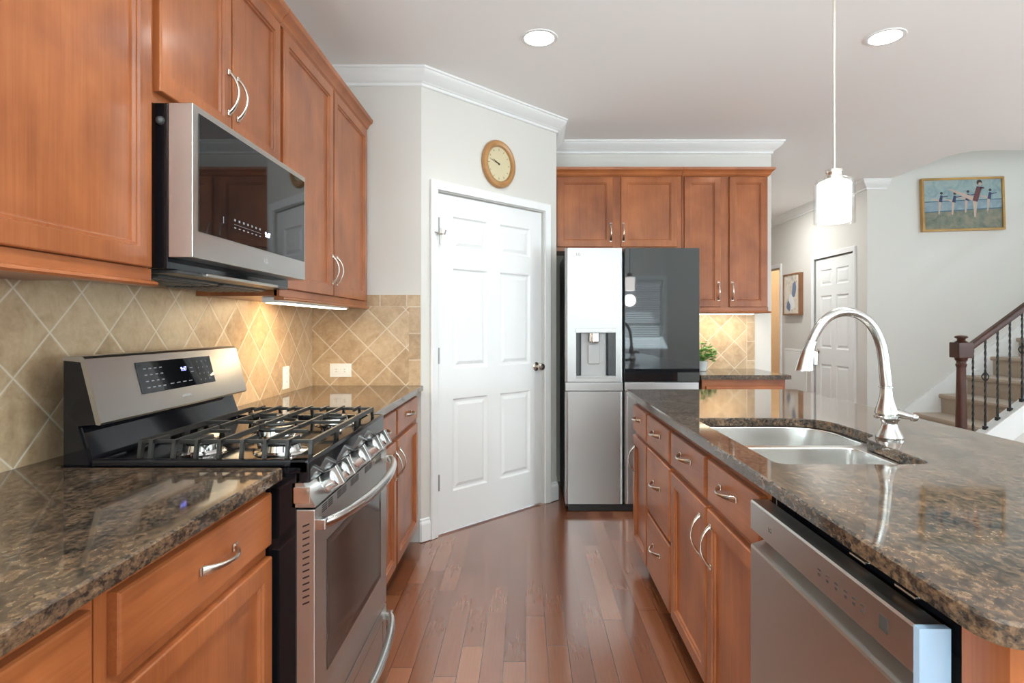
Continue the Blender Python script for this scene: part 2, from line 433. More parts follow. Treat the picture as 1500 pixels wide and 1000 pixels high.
wall_with_holes('wall_hall_right', MR(3.49), 6.1, 9.3, 0, CEIL, [(6.25, 7.09, 0, 2.05), (8.05, 8.9, 0, 2.05)], .1)
wall_with_holes('wall_stairs', MF(6.0), 3.49, XR+.1, 0, 5.2, [], .1)
wall_with_holes('wall_right', MR(XR), YR, 6.0, 0, 5.2, [(-.8, 1.4, .5, 2.3), (2.3, 4.1, .5, 2.3)], .12)
rear_map = lambda u, v, n: Vector((u, YR+n, v))
wall_with_holes('wall_rear', rear_map, XL, XR, 0, CEIL, [(.6, 2.6, .45, 2.12), (3.6, 6.2, .3, 2.3)], .12)
# the room beyond the hall doorway
mb = MB(); mb.box(4.6, 4.7, 7.4, 9.4, 0, CEIL); mb.box(3.6, 4.6, 9.3, 9.4, 0, CEIL); mb.box(3.6, 4.6, 7.3, 7.4, 0, CEIL); mb.box(3.6, 4.7, 7.3, 9.4, CEIL, CEIL+.05)
struct(mb.build('wall_side_room', 'beige', smooth=0))
area('side_room_light', (4.1, 8.4, 2.7), (.4, .4), 14, (0, 0, -1), (1, .9, .75))

CROWN = [(0, CEIL), (.082, CEIL), (.082, CEIL-.011), (.074, CEIL-.015), (.068, CEIL-.030), (.048, CEIL-.050), (.026, CEIL-.064), (.020, CEIL-.072), (.012, CEIL-.075), (.012, CEIL-.090), (0, CEIL-.094)]
struct(MB().molding([(XL, YR), (XL, 3.42), (-.608, 3.42), (.2224, 4.2504), (.2224, YB), (1.99, YB), (1.99, 9.3), (3.49, 9.3), (3.49, 6.0), (3.69, 6.0)], CROWN).build('trim_1', 'trim', smooth=25))
BASE = [(0, .005), (.016, .005), (.016, .10), (.013, .112), (.008, .120), (.008, .130), (0, .136)]
def pa(u): p = A2+DG*u; return (p.x, p.y)
struct(MB().molding([(-.615, 3.42), (-.608, 3.42), pa(.057)], BASE).build('baseboard_left', 'trim', smooth=25))
struct(MB().molding([pa(1.104), (.2224, 4.2504), (.2224, YB)], BASE).build('baseboard_right', 'trim', smooth=25))
struct(MB().molding([(3.49, 8.0), (3.49, 7.16)], BASE).build('baseboard_hall', 'trim', smooth=25))
struct(MB().molding([(3.49, 6.18), (3.49, 6.0), (3.68, 6.0)], BASE).build('baseboard_stairs', 'trim', smooth=25))

def six_panel(mp, u0, u1, v0, v1, th):
    mb = MB(); w_, h = u1-u0, v1-v0; st = .115*w_/.9; mid = .11*w_/.9
    us = [u0, u0+st, u0+w_/2-mid/2, u0+w_/2+mid/2, u1-st, u1]
    vs_ = [v0, v0+.235, v0+.80, v0+.985, v0+1.60, v0+1.72, v1-.125, v1]
    for i in range(5):
        for j in range(7):
            a, b, c, d = us[i], us[i+1], vs_[j], vs_[j+1]
            if i in (1, 3) and j in (1, 3, 5):
                rg = [(0, 0), (.010, -.010), (.022, -.011), (.042, -.003)]
                R = [[mp(a+q, c+q, n), mp(b-q, c+q, n), mp(b-q, d-q, n), mp(a+q, d-q, n)] for q, n in rg]
                bv = [[mb.bm.verts.new(v) for v in r] for r in R]
                for r0, r1 in zip(bv, bv[1:]):
                    for k in range(4): mb.bm.faces.new((r0[k], r0[(k+1) % 4], r1[(k+1) % 4], r1[k]))
                mb.bm.faces.new(bv[-1])
            else: mb.faces([mp(a, c, 0), mp(b, c, 0), mp(b, d, 0), mp(a, d, 0)], [(0, 1, 2, 3)])
    bmesh.ops.remove_doubles(mb.bm, verts=mb.bm.verts[:], dist=1e-5)
    mb.faces([mp(u0, v0, 0), mp(u1, v0, 0), mp(u1, v1, 0), mp(u0, v1, 0), mp(u0, v0, -th), mp(u1, v0, -th), mp(u1, v1, -th), mp(u0, v1, -th)], [(0, 4, 5, 1), (1, 5, 6, 2), (2, 6, 7, 3), (3, 7, 4, 0), (4, 7, 6, 5)])
    bmesh.ops.remove_doubles(mb.bm, verts=mb.bm.verts[:], dist=1e-5)
    return mb
def casing(mp, u0, u1, v1, w_=.062):
    mb = MB(); prof = [(0, 0), (.008, .0), (.010, .012), (.045, .018), (.055, .020), (w_, .016), (w_, 0)]
    # swept up, over and down with mitred corners
    rings = []
    for (cu, cv, du, dv) in ((u0, .003, -1, 0), (u0, v1, -1, 1), (u1, v1, 1, 1), (u1, .003, 1, 0)):
        rings.append([mp(cu+du*d, cv+dv*d, n) for d, n in prof])
    return mb.loft(rings)
def knob_door(mp, u, v, parent, n0):
    p = mp(u, v, n0); d = mp(u, v, n0+1)-p
    return MB().lathe([(.030, 0), (.031, .005), (.026, .009), (.012, .012), (.011, .030), (.020, .036), (.027, .046), (.028, .056), (.022, .066), (.0, .069)], p, dirv=d).build('door_knob', 'nickel', parent)
# pantry door
d1 = six_panel(MA, .128, 1.032, .012, 2.055, .04).build('door_1', 'trim', smooth=20)
for v in d1.data.vertices: v.co += Vector((-NG.x*.014, -NG.y*.014, 0))
struct(d1, 'white six-panel pantry door in the angled wall under the round clock'); d1['category'] = 'door'
casing(MA, .122, 1.040, 2.062).build('door_casing', 'trim', d1, 25)
knob_door(MA, .975, .975, d1, -.014)
for v in (.32, 1.08, 1.86):
    MB().box(.118, .136, v-.045, v+.045, -.012, -.004, MA, .001).lathe([(.006, -.048), (.006, .048)], MA(.127, v, -.002), n=10).build('hinge', 'hinge_steel', d1)
mb = MB().box(.10, .135, 1.80, 1.812, .016, .024, MA, .001).box(.118, .128, 1.745, 1.84, .014, .026, MA, .002)
mb.tube([MA(.085, 1.815, .02), MA(.10, 1.806, .034), MA(.145, 1.806, .034), MA(.155, 1.83, .03)], .004, 8).build('flip_latch', 'nickel', d1)
# hall door
d2 = six_panel(MR(3.49), 6.26, 7.08, .012, 2.04, .04).build('door_2', 'trim', smooth=20)
for v in d2.data.vertices: v.co.x += .012
struct(d2, 'white six-panel hallway door beyond the faucet'); d2['category'] = 'door'
casing(MR(3.49), 6.254, 7.086, 2.046).build('door_casing', 'trim', d2, 25)
knob_door(MR(3.49), 7.02, .96, d2, -.012)
for v in (.3, 1.05, 1.80): B(6.248, 6.266, v-.05, v+.05, -.010, -.002, MR(3.49), .001).build('hinge', 'hinge_steel', d2)
struct(casing(MR(3.49), 8.055, 8.895, 2.046).build('trim_2', 'trim', smooth=25))

# windows behind and beside the camera, plus an added left one
def window(name, mp, u0, u1, v0, v1):
    mb = MB(); t = .05
    mb.box(u0, u1, v0, v0+t, -.09, -.03, mp).box(u0, u1, v1-t, v1, -.09, -.03, mp).box(u0, u0+t, v0+t, v1-t, -.09, -.03, mp).box(u1-t, u1, v0+t, v1-t, -.09, -.03, mp)
    vm = (v0+v1)/2; mb.box(u0+t, u1-t, vm-.02, vm+.02, -.08, -.04, mp); um = (u0+u1)/2; mb.box(um-.03, um+.03, v0+t, v1-t, -.085, -.035, mp)
    o = struct(mb.build(name, 'trim', smooth=0))
    B(u0+t, u1-t, v0+t, v1-t, -.063, -.057, mp).build('pane', 'glass', o)
    c = MB()
    for a, b, cc, dd in ((u0-.08, u1+.08, v1, v1+.09), (u0-.08, u1+.08, v0-.09, v0), (u0-.08, u0, v0, v1), (u1, u1+.08, v0, v1)): c.box(a, b, cc, dd, 0, .018, mp)
    c.build('window_casing', 'trim', o)
    return o
window('window_1', rear_map, .6, 2.6, .45, 2.12); window('window_2', rear_map, 3.6, 6.2, .3, 2.3)
window('window_added', ML(XL), -2.7, -.7, .5, 2.2); window('window_3', MR(XR), -.8, 1.4, .5, 2.3); window('window_4', MR(XR), 2.3, 4.1, .5, 2.3)  # the left-wall window is added, unseen, to pass the ceiling fill
bl = thing('window_blind', 'white slatted blind on the window mirrored in the fridge glass', 'blind', (1.6, YR, 2.1))
B(.62, 2.58, 2.04, 2.11, -.028, .03, rear_map, .003).build('head_rail', 'blind', bl)
mb = MB()
for i in range(36):
    z = .50+i*.0425
    mb.faces([rear_map(.64, z-.012, .022), rear_map(2.56, z-.012, .022), rear_map(2.56, z+.014, -.022), rear_map(.64, z+.014, -.022)], [(0, 1, 2, 3)])
    mb.faces([rear_map(.64, z-.0105, .022), rear_map(2.56, z-.0105, .022), rear_map(2.56, z+.0155, -.022), rear_map(.64, z+.0155, -.022)], [(3, 2, 1, 0)])
mb.build('slat', 'blind', bl, 0, False)

# ------------------------------------------------------------------ backsplashes
bs = thing('tile_backsplash', 'tan diagonal stone tile backsplash behind the range and left counter', 'backsplash', (XL, 2.0, .914))
B(XL+.0005, XL+.009, .2, 3.419, .905, 1.425).build('tile_field', 'tile_left', bs, 0)
bs = thing('tile_backsplash', 'tan diagonal tile backsplash on the short wall beside the pantry door', 'backsplash', (-.9, 3.42, .914))
B(-1.24, -.678, 3.411, 3.42, .905, 1.373).build('tile_field', 'tile_end', bs, 0)
mb = B(-1.24, -.612, 3.411, 3.42, 1.373, 1.439); mb.box(-.678, -.612, 3.411, 3.42, .905, 1.373).build('border_tile', 'tile_border', bs, 0)
bs = thing('tile_backsplash', 'cream diagonal tile backsplash behind the plant beside the fridge', 'backsplash', (1.5, YB, .914))
B(1.0, 1.788, YB-.009, YB, .905, 1.38).build('tile_field', 'tile_back', bs, 0)
B(1.788, 1.854, YB-.009, YB, .905, 1.38).build('border_tile', 'tile_border_back', bs, 0)

# ------------------------------------------------------------------ cabinets
DOORP = [(0, -.021), (0, -.004), (.002, -.0012), (.005, 0), (.046, 0), (.0485, -.0055), (.0545, -.0055), (.0575, -.012), (.062, -.0135)]
SLABP = [(0, -.021), (0, -.006), (.003, -.002), (.008, 0)]
def handle(parent, mp, u, v, orient, L=.125, proud=.030, name='handle'):
    n = 16; path = []; rs = []
    for i in range(n+1):
        t = i/n; s = (t-.5)*L; a = math.sin(PI*t)**.75
        q = abs(2*t-1)
        path.append(mp(u, v+s, .003+proud*a) if orient == 'v' else mp(u+s, v, .003+proud*a))
        wd = .0042+.0055*q**2 if t < .5 else .0042+.0040*q**2
        rs.append((wd, .0036+.002*q**3))
    p0 = mp(0, 0, 0); side = (mp(1, 0, 0)-p0) if orient == 'v' else (mp(0, 1, 0)-p0)
    mb = MB().tube(path, rs, 10, side=side)
    for e in (-.5, .5):
        if orient == 'v': mb.box(u-.0085, u+.0085, v+e*L-.009, v+e*L+.009, 0, .006, mp, .002)
        else: mb.box(u+e*L-.009, u+e*L+.009, v-.0085, v+.0085, 0, .006, mp, .002)
    return mb.build(name, 'nickel', parent)
def door(parent, mp, u0, u1, v0, v1, h=None, orient='v'):
    o = MB().panel(mp, u0, u1, v0, v1, DOORP).build('door', 'wood_z', parent, 25)
    if h: handle(o, mp, h[0], h[1], orient)
    return o
def drawer(parent, mp, u0, u1, v0, v1, h=None, grain='wood_y', L=.125):
    o = MB().panel(mp, u0, u1, v0, v1, SLABP).build('drawer', grain, parent, 25)
    if h: handle(o, mp, h[0], h[1], 'h', L)
    return o
UC_TOP, UC_BOT = 2.395, 1.372
CORN = [(0, 2.392), (.006, 2.392), (.010, 2.398), (.016, 2.402), (.020, 2.414), (.030, 2.426), (.040, 2.432), (.044, 2.444), (.044, 2.452), (0, 2.452)]
RAILP = [(0, 1.400), (0, 1.372), (.004, 1.372), (.016, 1.368), (.018, 1.362), (.014, 1.357), (-.02, 1.357), (-.02, 1.400)]
FX = -.913; FL = ML(FX); BX = FX-.021
def upper_left(label, y0, y1, z0, doors, handles, rail=True):
    c = thing('upper_cabinet', label, 'cabinet', (XL, (y0+y1)/2, z0), 'cherry stained upper cabinets on the left wall')
    B(XL+.011, BX, y0, y1, z0, UC_TOP, bev=.001).build('body', 'wood_z', c)
    MB().molding([(BX+.004, y0), (BX+.004, y1)], CORN).build('cornice', 'wood_y', c, 25)
    B(XL+.012, BX+.003, y0, y1, UC_TOP, 2.45).build('top_panel', 'wood_y', c)
    if rail: MB().molding([(BX+.008, y0), (BX+.008, y1)], RAILP).build('light_rail', 'wood_y', c, 25)
    for (a, b), h in zip(doors, handles): door(c, FL, a, b, z0+.03, 2.384, h)
    return c
upper_left('cherry upper cabinet nearest the camera, left of the microwave, single wide door', .80, 1.452, UC_BOT, [(.83, 1.437)], [None])
upper_left('short cherry upper cabinet with two doors above the microwave', 1.455, 2.203, 1.818, [(1.470, 1.826), (1.836, 2.190)], [(1.803, 1.975), (1.895-.036, 1.975)], False)
upper_left('tall two-door cherry upper cabinet right of the microwave, beside the pantry wall', 2.206, 3.408, UC_BOT, [(2.222, 2.792), (2.808, 3.385)], [(2.770, 1.525), (2.836, 1.525)])
# under-cabinet light
ul = thing('under_cabinet_light', 'slim warm lit light bar under the tall left upper cabinet', 'light', (-1.0, 2.75, 1.36))
B(-1.02, -.952, 2.27, 3.16, 1.350, 1.3715, bev=.003).build('housing', 'white_plastic', ul)
B(-1.014, -.958, 2.29, 3.14, 1.3475, 1.350).build('lens', 'warm_lens', ul)
area('under_cabinet_lamp', (-1.06, 2.75, 1.345), (.05, .8), 3.6, (-.3, 0, -1), (1, .74, .42), parent=ul)

BF = MF(4.43); BY = 4.43+.021
def upper_back(label, x0, x1, z0, doors, handles, rail, end):
    c = thing('upper_cabinet', label, 'cabinet', ((x0+x1)/2, YB, z0), 'cherry stained upper cabinets on the fridge wall')
    B(x0, x1, BY, YB-.011, z0, UC_TOP, bev=.001).build('body', 'wood_z', c)
    path = [(x1, BY-.004), (x0, BY-.004)][::-1]
    P = [(x0, BY-.004), (x1, BY-.004)] + ([(x1, YB-.012)] if end else [])
    MB().molding(P, CORN).build('cornice', 'wood_x', c, 25)
    B(x0, x1, BY-.003, YB-.012, UC_TOP, 2.45).build('top_panel', 'wood_x', c)
    if rail: MB().molding([(x0, BY-.008), (x1, BY-.008), (x1, YB-.012)] if end else [(x0, BY-.008), (x1, BY-.008)], RAILP).build('light_rail', 'wood_x', c, 25)
    for (a, b), h in zip(doors, handles): door(c, BF, a, b, z0+.03, 2.384, h)
    return c
upper_back('wide short cherry cabinet with two doors above the refrigerator', .226, 1.182, 1.826, [(.236, .658), (.720, 1.144)], [(.642, 1.965), (.737, 1.965)], False, False)
upper_back('tall narrow two-door cherry cabinet right of the refrigerator above the plant', 1.184, 1.835, UC_BOT, [(1.199, 1.473), (1.539, 1.823)], [(1.455, 1.52), (1.559, 1.52)], True, True)
ul = thing('under_cabinet_light', 'warm light bar under the tall cabinet beside the fridge', 'light', (1.5, 4.6, 1.36))
B(1.22, 1.78, 4.56, 4.62, 1.350, 1.3715, bev=.003).build('housing', 'white_plastic', ul)
B(1.23, 1.77, 4.565, 4.615, 1.3475, 1.350).build('lens', 'warm_lens', ul)
area('under_cabinet_lamp', (1.5, 4.59, 1.345), (.5, .05), 1.6, (0, .3, -1), (1, .85, .62), parent=ul)

LX = -.615; LF = ML(LX)
def base_left(label, y0, y1):
    c = thing('base_cabinet', label, 'cabinet', (-.93, (y0+y1)/2, 0), 'cherry stained base cabinets along the left wall')
    B(XL+.011, LX-.0215, y0, y1, .1, .883, bev=.001).build('body', 'wood_z', c)
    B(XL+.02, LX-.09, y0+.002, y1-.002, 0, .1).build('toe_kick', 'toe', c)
    return c
c = base_left('cherry base cabinet at the lower left corner of the photo, drawer over door', .25, .862)
drawer(c, LF, .28, .837, .728, .855, (.56, .79)); door(c, LF, .28, .837, .11, .70)
c = base_left('cherry base cabinet left of the range with one pull drawer over a door', .865, 1.437)
drawer(c, LF, .892, 1.428, .728, .855, (1.175, .795)); door(c, LF, .892, 1.428, .11, .70)
c = base_left('cherry base cabinet between range and pantry wall, two drawers over two doors', 2.212, 3.408)
drawer(c, LF, 2.235, 2.795, .735, .858, (2.52, .80)); drawer(c, LF, 2.825, 3.345, .735, .858, (3.085, .80))
door(c, LF, 2.235, 2.795, .11, .708, (2.768, .60)); door(c, LF, 2.825, 3.345, .11, .708, (2.853, .60))

c = thing('base_cabinet', 'cherry base cabinet under the short counter right of the fridge', 'cabinet', (1.5, 4.45, 0))
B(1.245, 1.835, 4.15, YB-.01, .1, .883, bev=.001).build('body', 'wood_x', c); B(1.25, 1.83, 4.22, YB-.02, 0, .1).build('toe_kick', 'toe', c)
drawer(c, MF(4.129), 1.27, 1.81, .70, .835, (1.54, .775), 'wood_x'); door(c, MF(4.129), 1.27, 1.535, .11, .68, (1.51, .58)); door(c, MF(4.129), 1.545, 1.81, .11, .68, (1.57, .58))

IX = .575; IF = MR(IX)
def base_island(label, y0, y1, hole_=False):
    c = thing('island_cabinet', label, 'cabinet', (.85, (y0+y1)/2, 0), 'cherry stained cabinets along the island')
    mb = MB()
    if hole_:   # open box that holds the sink
        mb.box(IX+.0215, IX+.04, y0, y1, .1, .883).box(1.18, 1.20, y0, y1, .1, .883).box(IX+.04, 1.18, y0, y0+.018, .1, .883).box(IX+.04, 1.18, y1-.018, y1, .1, .883).box(IX+.04, 1.18, y0+.018, y1-.018, .1, .12)
    else: mb.box(IX+.0215, 1.20, y0, y1, .1, .883)
    mb.build('body', 'wood_z', c, 0)
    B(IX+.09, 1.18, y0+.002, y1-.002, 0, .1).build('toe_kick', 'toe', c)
    return c
c = base_island('narrow cherry island cabinet at the far end, small drawer over door', 2.798, 3.165)
drawer(c, IF, 2.812, 3.150, .705, .84, (2.98, .785), L=.10); door(c, IF, 2.812, 3.150, .105, .68, (3.09, .56))
c = base_island('cherry island cabinet with a stack of three drawers', 2.345, 2.796)
drawer(c, IF, 2.358, 2.786, .705, .84, (2.57, .785)); drawer(c, IF, 2.358, 2.786, .392, .685, (2.57, .56)); drawer(c, IF, 2.358, 2.786, .105, .375, (2.57, .275))
c = base_island('wide cherry island sink cabinet with two drawer fronts over two doors', 1.432, 2.343, True)
drawer(c, IF, 1.892, 2.330, .705, .84, (2.105, .785)); drawer(c, IF, 1.447, 1.862, .705, .84, (1.665, .785))
door(c, IF, 1.882, 2.330, .105, .68, (1.93, .575)); door(c, IF, 1.447, 1.866, .105, .68, (1.822, .575))
c = thing('island_enclosure', 'plain reddish wood end and back of the island below its near corner', 'cabinet', (.9, .72, 0))
B(.590, 1.235, .715, .795, .0, .883, bev=.001).build('end_panel', 'wood_z', c)
B(1.2005, 1.235, .795, 3.165, .0, .883).build('back_panel', 'wood_z', c)

# ------------------------------------------------------------------ countertops
tag(slab([(XL+.009, .2), (-.5955, .2), (-.5955, 1.436), (-1.147, 1.436), (-1.147, 2.202), (XL+.009, 2.202)], [], .884, .914).build('countertop', 'granite', smooth=25), 'brown granite countertop in the left foreground, near side of the range', 'countertop', 'brown granite countertops')
tag(slab([(XL+.009, 2.208), (-.5955, 2.208), (-.5955, 3.411), (XL+.009, 3.411)], [], .884, .914).build('countertop', 'granite', smooth=25), 'brown granite countertop between the range and the pantry wall', 'countertop', 'brown granite countertops')
tag(slab([(1.23, 4.11), (1.86, 4.11), (1.86, 4.751), (1.23, 4.751)], [], .884, .914).build('countertop', 'granite', smooth=25), 'short dark granite countertop beside the fridge under the plant', 'countertop', 'brown granite countertops')
cut = round_poly([(.632, 1.470), (1.022, 1.470), (1.042, 1.80), (1.100, 1.85), (1.104, 2.204), (.632, 2.204)], [.035, .045, .02, .03, .16, .035], 8)
isl = round_poly([(.5456, .676), (1.475, .676), (1.475, 3.2), (.5456, 3.2)], [.055, .03, .02, .02], 6)
tag(slab(isl, [cut], .884, .914).build('countertop', 'granite', smooth=25), 'long brown granite island countertop with the sink cut into it', 'countertop', 'brown granite countertops')

# ------------------------------------------------------------------ sink and faucet
sk = thing('kitchen_sink', 'stainless steel double bowl sink set under the island granite', 'sink', (.85, 1.84, .68))
bowl_f = round_poly([(.642, 1.856), (1.085, 1.856), (1.090, 2.192), (.642, 2.192)], [.06, .05, .15, .06], 8)
bowl_n = round_poly([(.642, 1.482), (1.010, 1.482), (1.022, 1.822), (.642, 1.822)], [.06, .06, .05, .06], 8)
mb = MB(); fill(mb, [inset(cut, -.03), inset(bowl_f, 0), inset(bowl_n, 0)], .8815)
mb.build('rim', 'sink_steel', sk, 25, True)
for nm, bl_, dep in (('bowl', bowl_f, .685), ('bowl', bowl_n, .705)):
    mb = MB(); L0 = inset(bl_, 0)
    rings = [[Vector((p[0], p[1], z)) for p in inset(L0, d)] for d, z in ((0, .8815), (.003, .878), (.012, dep+.05), (.018, dep+.025), (.030, dep+.008), (.05, dep))]
    bv = [[mb.bm.verts.new(v) for v in r] for r in rings]
    for r0, r1 in zip(bv, bv[1:]): skirt(mb, r0, r1)
    mb.bm.faces.new(bv[-1])
    b_ = mb.build(nm, 'sink_steel', sk, 60, True)
    cx = sum(p[0] for p in L0)/len(L0); cy = sum(p[1] for p in L0)/len(L0)
    MB().lathe([(.045, 0), (.045, .003), (.036, .004), (.032, .001), (.0, .001)], (cx, cy, dep+.0005), n=24).build('drain', 'chrome', b_)
fa = thing('faucet', 'brushed nickel gooseneck pull-down faucet standing behind the island sink', 'faucet', (1.12, 1.80, .914))
FYp = 1.80
def fp(cx, cy): return Vector(((1150+cx/4.548-770)*1.793/FPX, FYp, CAMZ-(440+cy/4.548-477)*1.793/FPX))
bx = fp(712, 0).x
MB().lathe([(.038, .914), (.039, .920), (.036, .926), (.034, .930), (.026, .944), (.021, .958), (.021, .964), (.026, .972), (.030, .976)], (fp(705, 0).x, FYp, 0)).build('base', 'faucet', fa)
MB().lathe([(.031, .976), (.034, .979), (.034, .984), (.028, .988), (.031, .992), (.030, 1.004), (.024, 1.022), (.018, 1.045), (.0165, 1.065), (.0165, 1.070), (.020, 1.071), (.020, 1.075), (.017, 1.077)], (fp(683, 0).x, FYp, 0)).build('body', 'faucet', fa)
lv = MB().tube([(bx-.01, FYp-.002, .998), (bx+.02, FYp-.006, .992), (bx+.042, FYp-.01, .986), (bx+.060, FYp-.012, .982)], [.014, .013, .011, .008], 12)
lv.lathe([(.004, 0), (.010, .002), (.012, .010), (.010, .018), (.006, .021)], (bx+.054, FYp-.012, .980), dirv=(1, 0, .05)).build('lever', 'faucet', fa)
from mathutils.geometry import interpolate_bezier
raw = [fp(*q) for q in ((681, 572), (672, 460), (664, 380), (645, 285), (612, 205), (565, 140), (505, 97), (435, 76), (360, 82), (295, 113), (248, 160), (212, 215), (185, 270))]
raw[0].x = fp(683, 0).x
def cr(P, k=4):
    out = []
    for i in range(len(P)-1):
        a, b, c_, d = P[max(i-1, 0)], P[i], P[i+1], P[min(i+2, len(P)-1)]
        for j in range(k):
            t = j/k; out.append(.5*((2*b)+(c_-a)*t+(2*a-5*b+4*c_-d)*t*t+(3*b-a-3*c_+d)*t**3))
    return out+[P[-1]]
sm = cr(raw); MB().tube(sm, [.0165-.0025*min(1, i/20) for i in range(len(sm))], 16, side=(0, 1, 0)).build('spout', 'faucet', fa, 60)
hd = cr([fp(185, 270), fp(170, 310), fp(155, 355), fp(143, 405), fp(135, 455), fp(134, 468)])
mb = MB().tube(hd, [.0142+(.0295-.0142)*(i/(len(hd)-1))**1.1 for i in range(len(hd))], 18, side=(0, 1, 0)); h_ = mb.build('spray_head', 'faucet', fa, 50)
p = fp(203, 385); MB().box(p.x-.006, p.x+.006, FYp-.010, FYp+.010, p.z-.022, p.z+.022, bev=.003).build('spray_button', 'faucet', h_)

# ------------------------------------------------------------------ range
RY0, RY1 = 1.447, 2.197; RC = (RY0+RY1)/2
rg = thing('gas_range', 'stainless steel gas range with black cooktop between the left counters', 'range', (-.85, RC, 0))
B(-1.139, -.565, RY0, RY1, .03, .905, bev=.003).build('body', 'black', rg)
PX = lambda u, v, n: Vector((u, n, v))       # profile in X-Z, extruded along Y
mb = MB().prism([(-1.139, .906), (-1.072, .906), (-1.077, .922), (-1.104, 1.012), (-1.060, 1.016), (-1.096, 1.170), (-1.139, 1.174)], PX, RY0, RY1)
mb.prism([(-1.108, .924), (-1.070, .924), (-1.069, .93), (-1.096, 1.008), (-1.110, 1.008)], PX, RY0+.004, RY1-.004).build('backguard', 'black', rg, 20)
con = MB().prism([(-1.139, 1.184), (-1.092, 1.184), (-1.085, 1.178), (-1.045, 1.020), (-1.049, 1.014), (-1.058, 1.016), (-1.096, 1.170), (-1.139, 1.175)], PX, RY0-.002, RY1+.002).build('console', 'steel_dark', rg, 30)
def MC(u, v, n):
    return Vector((-1.045-.2454*v+.9694*n, u, 1.020+.9694*v+.2454*n))
disp = B(1.62, 2.0, .052, .142, .0, .0025, MC, .001).build('control_display', 'glass_black', con)
mb = MB()
for i in range(4):
    for j in range(4): mb.box(1.645+i*.024, 1.657+i*.024, .066+j*.018, .0690+j*.018, .0025, .003, MC)
mb.build('button_lettering', 'mark_faint', disp, 0)
mb = MB()
for i in range(4): mb.box(1.752+i*.032, 1.770+i*.032, .068, .0705, .0025, .003, MC)
mb.build('button_lettering', 'mark_faint', disp, 0)
mb = MB()
mb.box(1.868, 1.884, .095, .098, .0025, .003, MC).box(1.868, 1.884, .108, .111, .0025, .003, MC).build('button_lettering', 'mark_faint', disp, 0)
for i in range(3):
    mb = MB()
    for j in range(4): mb.box(1.915+i*.026, 1.9175+i*.026, .064+j*.02, .069+j*.02, .0025, .003, MC)
    mb.build('keypad_lettering', 'mark_faint', disp, 0)
text('clock_digits', '9:47', .018, MC, 1.835, .108, .003, 'blue_led', disp)
text('logo', 'SAMSUNG', .011, MC, 1.822, .026, .0008, 'mark', con)
# cooktop: rimmed black deck with a glossy front lip
mb = B(-1.070, -.535, RY0-.003, RY1+.003, .896, .918, bev=.004)
for a, b, c_, d in ((-1.07, -.535, RY0-.003, RY0+.022), (-1.07, -.535, RY1-.022, RY1+.003), (-.585, -.533, RY0-.003, RY1+.003)): mb.box(a, b, c_, d, .905, .930, bev=.006)
mb.box(-.560, -.531, RY0-.003, RY1+.003, .872, .926, bev=.006)
mb.build('cooktop', 'black', rg)
def grate(y0, y1, xs, place):
    mb = MB(); x0, x1, zt, h = -.995, -.555, .966, .010; zb = zt-h; t, q = .0045, .0040
    ends = {'near': [y0], 'far': [y1], 'middle': []}[place]
    for y in ends: mb.box(x0, x1, y-t, y+t, zb, zt, bev=.002)
    for x in (x0, x1): mb.prism([(y0-.012, .920), (y0+.0, .920), (y0+.010, zb-.004), (y1-.010, zb-.004), (y1-.0, .920), (y1+.012, .920), (y1+.004, zt), (y0-.004, zt)], lambda u, v, n, x=x: Vector((x+n, u, v)), -t, t)
    for i, x in enumerate(xs):
        a, b = y0-(.022 if place == 'near' else 0), y1+(.022 if place == 'far' else 0)
        if i % 2 == 1: spans = [(a, b)]
        elif place == 'near': spans = [(a, y0+.055)]
        elif place == 'far': spans = [(y1-.055, b)]
        else: spans = []
        for p0, p1 in spans: mb.box(x-q, x+q, p0, p1, zb+.001, zt+.004, bev=.002)
        for e in ends:
            sg = -1 if e == y0 else 1
            mb.prism([(e+sg*.012, zt+.003), (e+sg*.024, zt+.003), (e+sg*.034, .9205), (e+sg*.022, .9205)], lambda u, v, n, x=x: Vector((x+n, u, v)), -q, q)
    ym = (y0+y1)/2
    if place == 'middle':
        mb.tube([Vector((-.775+.062*math.cos(a), ym+.062*math.sin(a), zt-.004)) for a in [2*PI*k/20 for k in range(21)]], .0045, 8)
        for a, b in ((x0, -.837), (-.713, x1)): mb.box(a, b, ym-t, ym+t, zb, zt, bev=.002)
    else:
        for cx in (-.885, -.665):
            mb.box(cx-.046, cx+.046, ym+(.050 if place == 'near' else -.050)-t, ym+(.050 if place == 'near' else -.050)+t, zb, zt, bev=.002)
    return mb.build('grate', 'iron', rg)
xs = [-.955+.058*i for i in range(7)]
grate(1.520, 1.715, xs, 'near'); grate(1.725, 1.919, xs, 'middle'); grate(1.929, 2.124, xs, 'far')
for bxx, by, r in ((-.885, 1.600, .036), (-.665, 1.600, .044), (-.775, 1.822, .050), (-.885, 2.044, .036), (-.665, 2.044, .040)):
    bn = MB().lathe([(r+.028, .9185), (r+.024, .9225), (r+.008, .9245), (r+.004, .940), (r-.004, .942), (.001, .942)], (bxx, by, 0), n=26).build('burner', 'chrome', rg)
    MB().lathe([(r, .942), (r+.003, .945), (r+.001, .951), (r-.008, .953), (.001, .9535)], (bxx, by, 0), n=26).build('burner_cap', 'cap', bn)
